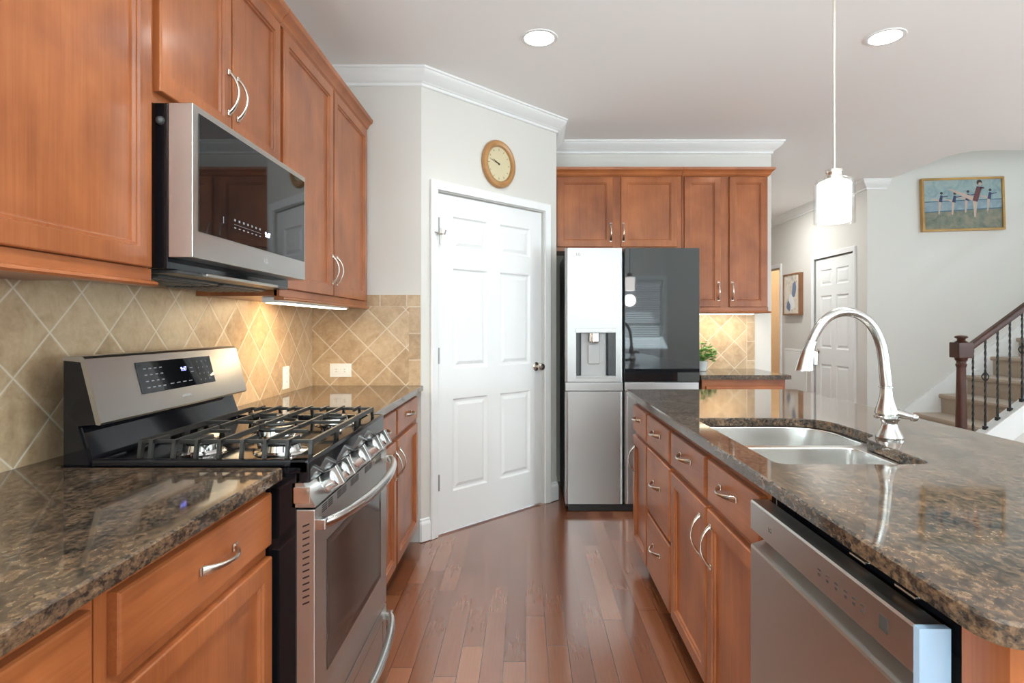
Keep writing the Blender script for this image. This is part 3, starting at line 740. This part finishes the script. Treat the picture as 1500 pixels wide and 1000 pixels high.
# sloped control panel with knobs
cp = MB().prism([(-.575, .872), (-.548, .872), (-.519, .817), (-.519, .812), (-.575, .812)], PX, RY0, RY1).build('control_panel', 'steel_y', rg, 20)
B(-.572, -.532, .822, .862, -.0015, .0015, lambda u, v, n: Vector((u, RY0+n, v)), .001).build('side_inlay', 'chrome', cp)
kd = Vector((.055, 0, .029)).normalized()
for y in (1.556, 1.655, RC, 1.985, 2.088):
    pc = Vector((-.5345, y, .8445))
    k_ = MB().lathe([(.031, 0), (.031, .004), (.0265, .006), (.025, .030), (.0245, .034), (.022, .037), (.0, .037)], pc, dirv=kd, n=24)
    a_ = kd.cross(Vector((0, 1, 0)))
    kmap = lambda u, v, n, pc=pc: pc+Vector((0, 1, 0))*u+a_*v+kd*n
    k_.box(-.0095, .0095, -.0265, .0265, .012, .052, kmap, .003)
    k_.build('knob', 'steel_z', cp)
OF = ML(-.520)
od = MB().box(RY0+.003, RY1-.003, .232, .806, -.05, 0, OF, .004).build('oven_door', 'steel_y', rg)
MB().panel(OF, 1.535, 2.105, .360, .702, [(0, -.003), (0, .0015), (.004, .002), (.02, .0005), (.024, .0005)]).build('oven_window', 'oven_glass', od)
for g0 in (1.50, 1.62, 1.745, 1.90, 2.03):
    mb = MB()
    for i in range(2):
        for j in range(4): mb.box(g0+i*.045, g0+i*.045+.036, .783+j*.0055, .7855+j*.0055, 0, .0008, OF)
    mb.build('vent_grille', 'black_matte', od, 0)
mb = MB()
for j in range(13):
    z = .57+j*.016
    mb.prism([(-.551, z), (-.534, z+.007), (-.534, z+.011), (-.551, z+.004)], lambda u, v, n: Vector((u, RY0+.003-n, v)), 0, .0006)
mb.build('vent_grille', 'black_matte', od, 0)
def bow(z, parent, proud=.062, base=-.520, sag=0.0):
    n = 24; path = [Vector((base+.012+proud*(1-(2*i/n-1)**2)**.7, RY0+.012+(RY1-RY0-.024)*i/n, z+sag*(1-(2*i/n-1)**2))) for i in range(n+1)]
    mb = MB().tube(path, [(.0135, .0135)]*(n+1), 12, side=(0, 0, 1))
    for y in (RY0+.018, RY1-.018): mb.box(base-.002, base+.026, y-.014, y+.014, z-.014, z+.014, bev=.004)
    return mb.build('handle', 'steel_z', parent)
bow(.768, od)
dr = B(RY0+.003, RY1-.003, .045, .226, -.05, 0, OF, .004).build('storage_drawer', 'steel_y', rg)
MB().panel(OF, RY0+.06, RY1-.06, .075, .185, [(0, -.002), (0, .001), (.008, -.004), (.01, -.004)]).build('recess', 'dark_grey', dr)
bow(.188, dr, .05)
for y in (RY0+.08, RY1-.08):
    for x in (-1.08, -.62): MB().lathe([(.018, 0), (.018, .02), (.010, .03)], (x, y, 0), n=12).build('leveling_foot', 'black_matte', rg)

# ------------------------------------------------------------------ microwave
mw = thing('microwave', 'stainless over-the-range microwave with black glass door under the short cabinet', 'microwave', (-1.03, 1.83, 1.40))
MY0, MY1 = 1.457, 2.201
B(XL+.012, -.890, MY0+.002, MY1-.002, 1.402, 1.814, bev=.002).build('body', 'black', mw)
MWF = ML(-.826)
md = MB().box(MY0, MY1, 1.430, 1.814, -.062, 0, MWF, .003).build('door', 'steel_y', mw)
gl = B(MY0+.024, MY1-.012, 1.498, 1.796, 0, .0018, MWF, .0008).build('door_glass', 'glass_black', md)
mb = MB()
for i in range(7): mb.box(1.66+i*.026, 1.669+i*.026, 1.556, 1.562, .0018, .0022, MWF).box(1.66+i*.026, 1.671+i*.026, 1.536, 1.539, .0018, .0022, MWF)
mb.box(1.66, 1.83, 1.5465, 1.5473, .0018, .0022, MWF).build('button_lettering', 'mark_faint', gl, 0)
mb = MB()
for i in range(8): mb.box(1.93+i*.022, 1.936+i*.022, 1.548, 1.551, .0018, .0022, MWF)
mb.build('button_lettering', 'mark_dark', gl, 0)
B(1.60, 1.603, 1.54, 1.558, .0018, .0022, MWF).build('button_lettering', 'mark_faint', gl, 0)
text('clock_digits', '9:47', .022, MWF, 1.875, 1.548, .0022, 'white_led', gl)
text('logo', 'LG', .022, MWF, 1.868, 1.464, .0005, 'mark', md)
MB().lathe([(.011, 0), (.010, .002), (.009, .006), (.005, .008), (0, .009)], (-.908, MY0+.002, 1.77), dirv=(0, -1, 0), n=16).build('side_screw', 'dark_grey', mw)
# underside: sloped grease filters and vent lip
mb = B(-1.20, -.88, MY0+.03, MY1-.03, 1.393, 1.402, bev=.002)
for i in range(2):
    y0 = MY0+.06+i*.33
    mb.box(-1.15, -.95, y0, y0+.30, 1.386, 1.394, bev=.002)
    for k in range(7): mb.box(-1.14+k*.027, -1.13+k*.027, y0+.01, y0+.29, 1.382, 1.387, bev=.001)
mb.build('grease_filter', 'dark_grey', mw)
B(-.925, -.868, 1.60, 2.06, 1.394, 1.403, bev=.002).build('vent_lip', 'steel_y', mw)

# ------------------------------------------------------------------ refrigerator
FYD = 3.97; RF = MF(FYD)
fr = thing('refrigerator', 'tall stainless refrigerator with water dispenser and black glass upper right door', 'refrigerator', (.722, 4.35, 0))
B(.275, 1.165, FYD+.062, YB-.03, .02, 1.76, bev=.004).build('body', 'dark_grey', fr)
B(.29, 1.15, FYD+.02, FYD+.06, .004, .05).build('toe_grille', 'black_matte', fr)
B(.30, .42, FYD+.10, FYD+.25, 1.76, 1.78, bev=.006).build('hinge_cover', 'dark_grey', fr); B(1.03, 1.15, FYD+.10, FYD+.25, 1.76, 1.78, bev=.006).build('hinge_cover', 'dark_grey', fr)
def fdoor(x0, x1, z0, z1, mat='steel_x', name='door', r=.016):
    # slab with softly rounded vertical edges
    prof = []
    n = 8
    for i in range(n+1):
        t = PI/2*i/n; prof.append((x0+r-r*math.cos(t), r*math.sin(t)))
    for i in range(n+1):
        t = PI/2*i/n; prof.append((x1-r+r*math.sin(t), r*math.cos(t)))
    prof = [(x0, -.04)]+prof+[(x1, -.04)]
    return MB().loft([[RF(u, z0, n_-r) for u, n_ in prof], [RF(u, z1, n_-r) for u, n_ in prof]]).build(name, mat, fr, 40)
# upper left door with the dispenser opening
prof = lambda: None
dx0, dx1, dz0, dz1 = .3416, .609, .909, 1.232
mb = MB(); r = .020; xs_ = [.2677+r-r*math.cos(PI/2*i/6) for i in range(7)]; ns = [r*math.sin(PI/2*i/6)-r for i in range(7)]
colx = xs_+[dx0, dx1]+[.660-r+r*math.sin(PI/2*i/6) for i in range(7)]; coln = ns+[0, 0]+[r*math.cos(PI/2*i/6)-r for i in range(7)]
rowz = [.8815, dz0, dz1, 1.786]
gv = [[mb.bm.verts.new(RF(x, z, n_)) for x, n_ in zip(colx, coln)] for z in rowz]
for j in range(3):
    for i in range(len(colx)-1):
        if j == 1 and i == 7: continue
        mb.bm.faces.new((gv[j][i], gv[j][i+1], gv[j+1][i+1], gv[j+1][i]))
bk = [[mb.bm.verts.new(RF(x, z, -.055)) for x in (colx[0], colx[-1])] for z in (rowz[0], rowz[-1])]
mb.bm.faces.new([gv[3][i] for i in range(len(colx))]+[bk[1][1], bk[1][0]]); mb.bm.faces.new([gv[0][i] for i in range(len(colx))]+[bk[0][1], bk[0][0]])
mb.bm.faces.new([gv[j][0] for j in range(4)]+[bk[1][0], bk[0][0]]); mb.bm.faces.new([gv[j][-1] for j in range(4)]+[bk[1][1], bk[0][1]])
mb.bm.faces.new((bk[0][0], bk[0][1], bk[1][1], bk[1][0]))
wv = [mb.bm.verts.new(RF(x, z, -.05)) for x, z in ((dx0, dz0), (dx1, dz0), (dx1, dz1), (dx0, dz1))]
ov = [gv[1][7], gv[1][8], gv[2][8], gv[2][7]]
for i in range(4): mb.bm.faces.new((ov[i], ov[(i+1) % 4], wv[(i+1) % 4], wv[i]))
mb.bm.faces.new(wv)
ld = mb.build('door', 'steel_x', fr, 40, True)
ds = MB().box(dx0+.002, dx1-.002, dz0+.002, dz1-.002, -.0495, -.046, RF)
ds.box(dx0+.002, dx0+.022, dz0+.002, dz1-.002, -.046, -.004, RF).box(dx1-.05, dx1-.002, dz0+.002, dz1-.002, -.046, -.004, RF).build('dispenser_recess', 'dark_grey', ld, 0)
dp = B(dx0+.035, dx1-.062, dz0+.006, dz1-.02, -.046, -.028, RF, .004).build('dispenser_panel', 'grey_plastic', ld)
B(dx0-.004, dx1+.004, dz1-.02, dz1+.012, -.02, .004, RF, .003).build('dispenser_hood', 'steel_x', ld)
B(dx0, dx1, dz0-.003, dz0+.012, -.046, .003, RF, .003).build('drip_tray', 'grey_plastic', ld)
pc = RF(.463, 1.155, -.018)
MB().lathe([(.040, .055), (.042, .02), (.042, .0), (.036, -.008), (.02, -.012), (.0, -.012)], pc, n=24).build('dispenser_nozzle', 'chrome', dp)
B(.423, .503, 1.00, 1.135, -.028, -.014, RF, .008).build('paddle', 'grey_plastic', dp)
text('logo', 'LG', .024, RF, .356, 1.742, .0006, 'mark_dark', ld)
gd = fdoor(.669, 1.177, .8815, 1.786, 'dark_grey', 'glass_door', .012)
B(.671, 1.175, .8835, 1.784, .0, .003, RF, .0015).build('glass_panel', 'glass_mirror', gd)
fdoor(.2677, .660, .055, .815, name='lower_door', r=.024); fdoor(.669, 1.177, .055, .815, name='lower_door', r=.024)
for x0, x1 in ((.269, .659), (.670, 1.175)): B(x0, x1, .817, .878, -.055, -.012, RF, .006).build('handle_recess', 'steel_x', fr)

# ------------------------------------------------------------------ dishwasher
DY0, DY1 = .812, 1.422; DX = .545; DF = MR(DX)
dw = thing('dishwasher', 'stainless dishwasher with pocket handle and blue film on its corner, in the island', 'dishwasher', (.85, 1.117, 0))
B(.606, 1.16, DY0-.006, DY1+.006, .02, .868, bev=.002).build('tub', 'black_matte', dw)
B(.598, .612, DY0-.010, DY1+.006, .80, .866, bev=.002).build('gasket_frame', 'black', dw)
for y in (DY0+.07, DY0+.2): B(.585, .606, y, y+.05, .848, .852, bev=.001).build('mounting_tab', 'nickel', dw)
ddoor = MB().prism([(DX+.042, .840), (DX+.003, .840), (DX, .836), (DX, .772), (DX+.006, .766), (DX+.036, .762), (DX+.036, .744), (DX+.010, .735), (DX+.002, .733), (DX, .728), (DX, .115), (DX+.042, .115)], PX, DY0, DY1).build('door', 'steel_y', dw, 20)
B(.60, .62, DY0+.01, DY1-.01, .012, .11).build('kick_plate', 'black_matte', dw)
mb = MB()
for i, y in enumerate((.95, .975, 1.0, 1.03, 1.06, 1.09)):
    mb.box(y-.006, y+.006, .806, .809, 0, .0005, DF); mb.box(y-.004, y+.004, .796, .801, 0, .0005, DF)
mb.build('button_lettering', 'mark_dark', ddoor, 0)
B(.883, .905, .795, .818, 0, .0005, DF).build('status_display', 'mark_dark', ddoor, 0)
text('logo', 'LG', .014, DF, 1.31, .803, .0004, 'mark_dark', ddoor, True)
mb = B(DX-.0012, DX+.043, DY0-.0012, DY0+.012, .755, .8412, bev=.0006); mb.build('protective_film', 'film', ddoor)['label'] = 'pale blue protective film'

# ------------------------------------------------------------------ pendants and recessed lights
def pendant(label, x, y):
    t = thing('pendant_lamp', label, 'lamp', (x, y, CEIL), 'glass pendants over the island')
    zb, zt = 1.607, 1.757
    MB().lathe([(.060, CEIL-.001), (.060, CEIL-.012), (.045, CEIL-.022), (.01, CEIL-.026)], (x, y, 0)).build('canopy', 'nickel', t)
    MB().lathe([(.0045, 1.79), (.0045, CEIL-.022)], (x, y, 0), n=12).build('rod', 'nickel', t)
    MB().lathe([(.008, 1.795), (.026, 1.790), (.027, 1.782), (.024, 1.780), (.024, 1.772), (.028, 1.770), (.030, 1.757), (.0, 1.757)], (x, y, 0)).build('socket', 'nickel', t)
    mb = MB(); n = 40
    mb.lathe([(.0635, zb), (.0650, zb+.003), (.0650, zt-.006), (.060, zt-.001), (.030, zt+.002), (.030, zt), (.058, zt-.004), (.0625, zt-.009), (.0625, zb)], (x, y, 0), n=n)
    mb.build('glass_shade', 'glass', t, 40)
    MB().lathe([(.0, zb+.008), (.047, zb+.006), (.0515, zb+.010), (.0525, zt-.014), (.047, zt-.008), (.0, zt-.008)], (x, y, 0), n=n).build('opal_diffuser', 'opal', t, 40)
    d = bpy.data.lights.new('pendant_bulb', 'POINT'); d.energy = 2.5; d.shadow_soft_size = .06; d.color = (1, .98, .94)
    o = bpy.data.objects.new('pendant_bulb', d); C.objects.link(o); o.parent = t; o.location = (0, 0, zb-.09-CEIL)
pendant('glass cylinder pendant lamp with lit white diffuser hanging over the island', 1.051, 2.0)
pendant('second island pendant lamp, seen only mirrored in the fridge glass', 1.051, .35)
def recessed(label, x, y, energy=4, spread=2.1):
    t = thing('recessed_light', label, 'ceiling light', (x, y, CEIL), 'recessed ceiling lights')
    MB().lathe([(.076, CEIL+.0), (.076, CEIL-.004), (.082, CEIL-.006), (.094, CEIL-.004), (.096, CEIL)], (x, y, 0), n=36).build('trim_ring', 'trim', t)
    MB().lathe([(.0, CEIL-.004), (.077, CEIL-.004), (.077, CEIL-.0005), (.0, CEIL-.0005)], (x, y, 0), n=36).build('lens', 'lamp', t)
    area('recessed_lamp', (x, y, CEIL-.008), (.14, .14), energy, (0, 0, -1), (.97, 1, .98), 'DISK', t, spread)
recessed('round lit recessed ceiling light above the pantry door', .07, 3.03, 2.0)
recessed('round lit recessed ceiling light right of the pendant rod', 1.85, 3.02)
for x, y, lb, en in ((.07, 1.35, 'added unseen recessed light above the aisle beside the range', 5), (1.85, 1.35, 'added unseen recessed light above the island seating side', 7), (.07, -.5, 'added unseen recessed light above the aisle behind the camera', 4), (1.85, -.5, 'added unseen recessed light near the rear window', 6),
                 (4.2, 3.0, 'added unseen recessed light in the room right of the island', 4), (4.2, .5, 'added unseen recessed light in the middle of the side room', 6), (2.75, 7.0, 'added unseen recessed light in the hallway', 11)): recessed(lb, x, y, en, 3.1 if y > 5 else 2.1)  # fixtures added out of view to brighten kitchen, side room and hall

# ------------------------------------------------------------------ wall clock, outlets, vent, pictures
ck = thing('wall_clock', 'round wooden wall clock with cream dial above the pantry door', 'clock', MA(.60, 2.315, 0))
cm = MA(.60, 2.315, 0); cn = Vector((NG.x, NG.y, 0))
MB().lathe([(.150, .0), (.156, .006), (.156, .016), (.148, .028), (.132, .034), (.118, .030), (.112, .020), (.112, .0)], cm, dirv=cn, n=48, ell=(.92, 1)).build('frame', 'oak', ck)
MB().lathe([(.113, .008), (.113, .013), (.0, .013)], cm, dirv=cn, n=48, ell=(.92, 1)).build('dial', 'cream', ck)
mb = MB()
CU = lambda u, v, n: MA(.60+u, 2.315+v, n)
for ang, L, wd in ((math.radians(90+64), .060, .004), (math.radians(90+74), .085, .003)):
    dx, dz = math.cos(ang), math.sin(ang)
    mb.faces([CU(-dz*wd, dx*wd, .016), CU(dz*wd, -dx*wd, .016), CU(dx*L, dz*L, .016), CU(-dz*wd, dx*wd, .018), CU(dz*wd, -dx*wd, .018), CU(dx*L, dz*L, .018)], [(0, 1, 2), (3, 4, 5), (0, 1, 4, 3), (1, 2, 5, 4), (2, 0, 3, 5)])
mb.lathe([(.006, .013), (.006, .019), (0, .019)], cm, dirv=cn, n=12).build('hand', 'brass_mark', ck, 0)
mb = MB()
for i in range(12):
    a_ = 2*PI*i/12; mb.tube([CU(.088*.92*math.cos(a_), .088*math.sin(a_), .0135), CU(.100*.92*math.cos(a_), .100*math.sin(a_), .0135)], .0015, 6)
mb.build('hour_mark', 'brass_mark', ck)
MB().lathe([(.1125, .022), (.1125, .024), (0, .026)], cm, dirv=cn, n=48, ell=(.92, 1)).build('glass_cover', 'glass', ck)

def outlet(label, mp, u, v, horiz, n0):
    t = thing('wall_outlet', label, 'outlet', mp(u, v, 0), 'white wall outlets on the backsplash')
    a, b = (.062, .039) if horiz else (.037, .058)
    B(u-a, u+a, v-b, v+b, n0, n0+.006, mp, .002).build('plate', 'white_plastic', t)
    mb = MB()
    for s in (-1, 1):
        if horiz: mb.box(u+s*.024-.016, u+s*.024+.016, v-.016, v+.016, n0+.006, n0+.0085, mp, .003)
        else: mb.box(u-.016, u+.016, v+s*.022-.016, v+s*.022+.016, n0+.006, n0+.0085, mp, .003)
    soc = mb.build('socket', 'white_plastic', t)
    mb = MB()
    for s in (-1, 1):
        for q in (-1, 1):
            if horiz: mb.box(u+s*.024-.004, u+s*.024+.004, v+q*.006-.001, v+q*.006+.001, n0+.0085, n0+.0088, mp)
            else: mb.box(u+q*.006-.001, u+q*.006+.001, v+s*.022-.004, v+s*.022+.004, n0+.0085, n0+.0088, mp)
    mb.build('slot', 'black_matte', soc, 0)
outlet('upright white wall outlet on the left tiled wall right of the range', ML(XL), 3.03, .993, False, .009)
outlet('sideways white wall outlet on the short tiled wall beside the pantry', MF(3.42), -1.074, 1.0015, True, .009)

HW = MR(3.49)
vg = thing('air_vent', 'white louvered air return grille on the hallway wall under the small picture', 'vent', (3.49, 7.6, .6))
B(7.28, 7.90, .28, .96, 0, .008, HW, .002).build('frame', 'white_plastic', vg)
B(7.305, 7.875, .305, .935, .006, .0095, HW).build('backing', 'grey_plastic', vg, 0)
mb = MB()
for i in range(28): mb.box(7.31+i*.020, 7.322+i*.020, .31, .93, .0095, .014, HW)
mb.build('louver', 'white_plastic', vg, 0)

hp = thing('framed_picture', 'small abstract picture in a brown box frame on the hallway wall', 'picture', (3.49, 7.6, 1.67))
mb = MB(); u0, u1, v0, v1 = 7.38, 7.84, 1.40, 1.935
mb.box(u0, u1, v0, v0+.018, 0, .055, HW).box(u0, u1, v1-.018, v1, 0, .055, HW).box(u0, u0+.018, v0+.018, v1-.018, 0, .055, HW).box(u1-.018, u1, v0+.018, v1-.018, 0, .055, HW).build('frame', 'picture_wood', hp)
mb = B(u0+.018, u1-.018, v0+.018, v1-.018, .0, .045, HW)
def blob(mb, mp, pts, n0, mi): mb.prism(pts, mp, n0, n0+.0006, mi)
blob(mb, HW, round_poly([(7.50, 1.50), (7.62, 1.46), (7.70, 1.56), (7.66, 1.68), (7.56, 1.64)], .05), .045, 1)
blob(mb, HW, round_poly([(7.52, 1.62), (7.60, 1.64), (7.58, 1.80), (7.50, 1.84), (7.47, 1.74)], .04), .045, 2)
blob(mb, HW, round_poly([(7.66, 1.44), (7.76, 1.50), (7.70, 1.60), (7.63, 1.52)], .03), .0457, 2)
mb.build('canvas', ['abstract', 'white_paint', 'blue_paint'], hp, 0)

pw, phh = .80, .50; pcx, pcz = 4.445, 2.495; tl = math.radians(1.7)
def PM(u, v, n): return Vector((pcx+u*math.cos(tl)-v*math.sin(tl), 6.0-n, pcz+u*math.sin(tl)+v*math.cos(tl)))
bp = thing('framed_painting', 'gilt framed painting of dancers at a barre above the stairs', 'picture', (pcx, 6.0, pcz))
mb = MB(); a, b = pw/2+.02, phh/2+.02; f_ = .022
mb.box(-a, a, -b, -b+f_, .004, .045, PM, .002).box(-a, a, b-f_, b, .004, .045, PM, .002).box(-a, -a+f_, -b+f_, b-f_, .004, .045, PM, .002).box(a-f_, a, -b+f_, b-f_, .004, .045, PM, .002).build('frame', 'gilt', bp)
mb = B(-a+f_, a-f_, -b+f_, b-f_, .004, .030, PM)
def pq(x, y): return ((x-723)/1165*(pw-.004), (513-y)/770*(phh-.004))   # traced from a close view of the painting
def poly(pts, mi, lay): mb.prism([pq(*p) for p in pts], PM, .030+lay*.0004, .0303+lay*.0004, mi)
poly([(141, 470), (1305, 450), (1305, 580), (141, 625)], 1, 0); poly([(141, 632), (1305, 592), (1305, 896), (141, 896)], 2, 0)
poly([(141, 456), (1305, 436), (1305, 450), (141, 472)], 3, 1); poly([(141, 618), (1305, 574), (1305, 594), (141, 634)], 3, 1)
def line(p, q, w0, w1, mi, lay):
    d = (Vector(q)-Vector(p)).normalized(); nn = Vector((-d.y, d.x))
    poly([(p[0]+nn.x*w0, p[1]+nn.y*w0), (q[0]+nn.x*w1, q[1]+nn.y*w1), (q[0]-nn.x*w1, q[1]-nn.y*w1), (p[0]-nn.x*w0, p[1]-nn.y*w0)], mi, lay)
def disc(c_, r_, mi, lay): poly([(c_[0]+r_*math.cos(k*PI/5), c_[1]+r_*math.sin(k*PI/5)) for k in range(10)], mi, lay)
for (x, y) in ((400, 330), (598, 340), (795, 315), (1125, 300)):
    line((x-15, y+120), (x-35, y+330), 22, 10, 4, 2); line((x-20, y+120), (x-150, y+80), 16, 6, 4, 2)
    line((x+10, y+35), (x-10, y+140), 18, 26, 5, 3); line((x+15, y+60), (x+110, y+45), 8, 6, 5, 3); disc((x+8, y), 22, 6, 3)
line((905, 470), (900, 720), 34, 12, 4, 4); line((900, 440), (520, 270), 38, 10, 4, 4)
line((975, 245), (905, 470), 40, 40, 7, 5); line((985, 260), (1045, 265), 16, 10, 7, 5); disc((975, 175), 42, 6, 5); disc((985, 200), 26, 4, 6)
mb.build('canvas', ['sky_paint', 'band_paint', 'ground_paint', 'line_paint', 'skin_paint', 'navy_paint', 'hair_paint', 'maroon_paint'], bp, 0)

# ------------------------------------------------------------------ potted plant
pl = thing('potted_plant', 'small bright green leafy plant in a pot on the counter beside the fridge', 'plant', (1.345, 4.50, .914))
MB().lathe([(.035, .9145), (.040, .918), (.050, .985), (.054, .992), (.050, .992), (.046, .986), (.0, .980)], (1.345, 4.50, 0)).build('pot', 'pot', pl)
mb = MB(); st = MB()
for i in range(280):
    th = random.uniform(0, 2*PI); rr = .105*math.sqrt(random.random()); zz = .985+random.uniform(.01, .155)*(1-.45*(rr/.105)**2)
    c0 = Vector((1.345+rr*math.cos(th), 4.50+rr*math.sin(th), zz)); dd = Vector((math.cos(th), math.sin(th), random.uniform(-.2, .9))).normalized()
    sd = dd.cross(Vector((random.uniform(-.4, .4), random.uniform(-.4, .4), 1))).normalized(); up = sd.cross(dd); L = random.uniform(.022, .040); ww = L*.42
    mb.faces([c0, c0+dd*L*.5+sd*ww+up*.003, c0+dd*L-up*.005, c0+dd*L*.5-sd*ww+up*.003, c0+dd*L*.5-up*.002], [(0, 1, 4), (1, 2, 4), (2, 3, 4), (3, 0, 4)])
    if i % 6 == 0: st.tube([(1.345, 4.5, .975), ((1.345+c0.x)/2, (4.5+c0.y)/2, (c0.z+.99)/2), c0], .0014, 5)
mb.build('foliage', 'leaf', pl, 0, False); st.build('stem', 'leaf', pl)

# ------------------------------------------------------------------ staircase and railing
sc = thing('staircase', 'tan carpeted staircase climbing to the right along the far wall', 'staircase', (4.6, 5.5, 0))
SY0, SY1, X0s, run, rise = 5.09, 5.972, 3.675, .262, .19
for i in range(12):
    x = X0s+i*run; z = rise*(i+1)
    prof = [(x+.03, z-rise-(.0 if i == 0 else .0)), (x+.03, z-.045), (x+.006, z-.040), (x, z-.022), (x+.006, z-.004), (x+.02, z), (x+run+.03, z), (x+run+.03, z-rise)]
    MB().prism(prof, PX, SY0, SY1).build('step', 'carpet', sc, 30)
sl = rise/run
mb = MB().prism([(3.62, 0.004), (3.62, .12), (3.70, .30), (6.9, .30+sl*3.2), (6.9, 2.2), (3.95, 0.004)], PX, 5.972, 5.999); mb.build('wall_skirt', 'trim', sc, 0)
zc = lambda x: .373+.75*(x-3.95)
mb = MB().prism([(3.79, zc(3.79)), (6.9, zc(6.9)), (6.9, zc(6.9)-.24), (3.79, max(.002, zc(3.79)-.24))], PX, 5.00, 5.09)
mb.prism([(3.79, zc(3.79)-.022), (6.9, zc(6.9)-.022), (6.9, zc(6.9)), (3.79, zc(3.79))], PX, 4.985, 5.10)
mb.build('stringer', 'trim', sc, 0)
MB().prism([(3.79, 0), (3.79, .03), (6.9, zc(6.9)-.245), (6.9, 0)], PX, 5.02, 5.07).build('side_panel', 'wall', sc, 0)
ra = thing('stair_railing', 'dark wood stair railing with newel post and black iron balusters', 'railing', (3.746, 5.05, 0))
nx = 3.746
mb = B(nx-.06, nx+.06, 4.99, 5.11, 0, .30, bev=.006).box(nx-.062, nx+.062, 4.988, 5.112, .985, 1.118, bev=.008)
mb.lathe([(.050, .30), (.054, .31), (.048, .33), (.044, .36), (.041, .52), (.036, .80), (.034, .90), (.040, .915), (.042, .93), (.036, .94), (.036, .955), (.045, .965), (.05, .985)], (nx, 5.05, 0))
mb.lathe([(.045, 1.116), (.050, 1.122), (.036, 1.130), (.028, 1.140), (.034, 1.150), (.048, 1.156), (.050, 1.166), (.040, 1.174), (.0, 1.180)], (nx, 5.05, 0)).build('newel_post', 'rail_z', ra, 30)
zr = lambda x: 1.068+.735*(x-3.805)
mb = MB(); sec = round_poly([(-.030, -.034), (.030, -.034), (.034, .0), (.028, .030), (-.028, .030), (-.034, .0)], .012, 3)
mb.loft([[Vector((x, 5.05+p[0], zr(x)+p[1])) for p in sec] for x in (3.80, 6.85)]).build('handrail', 'rail_x', ra, 30)
for i in range(12):
    x = 3.848+i*.1057; z0, z1 = zc(x), zr(x)-.03
    mb = MB(); h = .0065; n = 60; rings = []
    for k in range(n+1):
        z = z0+(z1-z0)*k/n; f = (z-z0)/(z1-z0)
        tw = 0 if f < .12 or f > .94 else (f-.12)*22
        rings.append([Vector((x+h*1.41*math.cos(tw+PI/4+q*PI/2), 5.05+h*1.41*math.sin(tw+PI/4+q*PI/2), z)) for q in range(4)])
    mb.loft(rings)
    mb.box(x-.016, x+.016, 5.034, 5.066, z0-.010, z0+.022, bev=.004)
    if i % 3 == 1:
        zm = z0+(z1-z0)*.58
        for q in range(4):
            mb.tube([Vector((x+.024*math.sin(PI*t/8)*math.cos(q*PI/2+t*.25), 5.05+.024*math.sin(PI*t/8)*math.sin(q*PI/2+t*.25), zm-.045+.09*t/8)) for t in range(9)], .0045, 6)
    mb.build('baluster', 'iron_black', ra, 30)
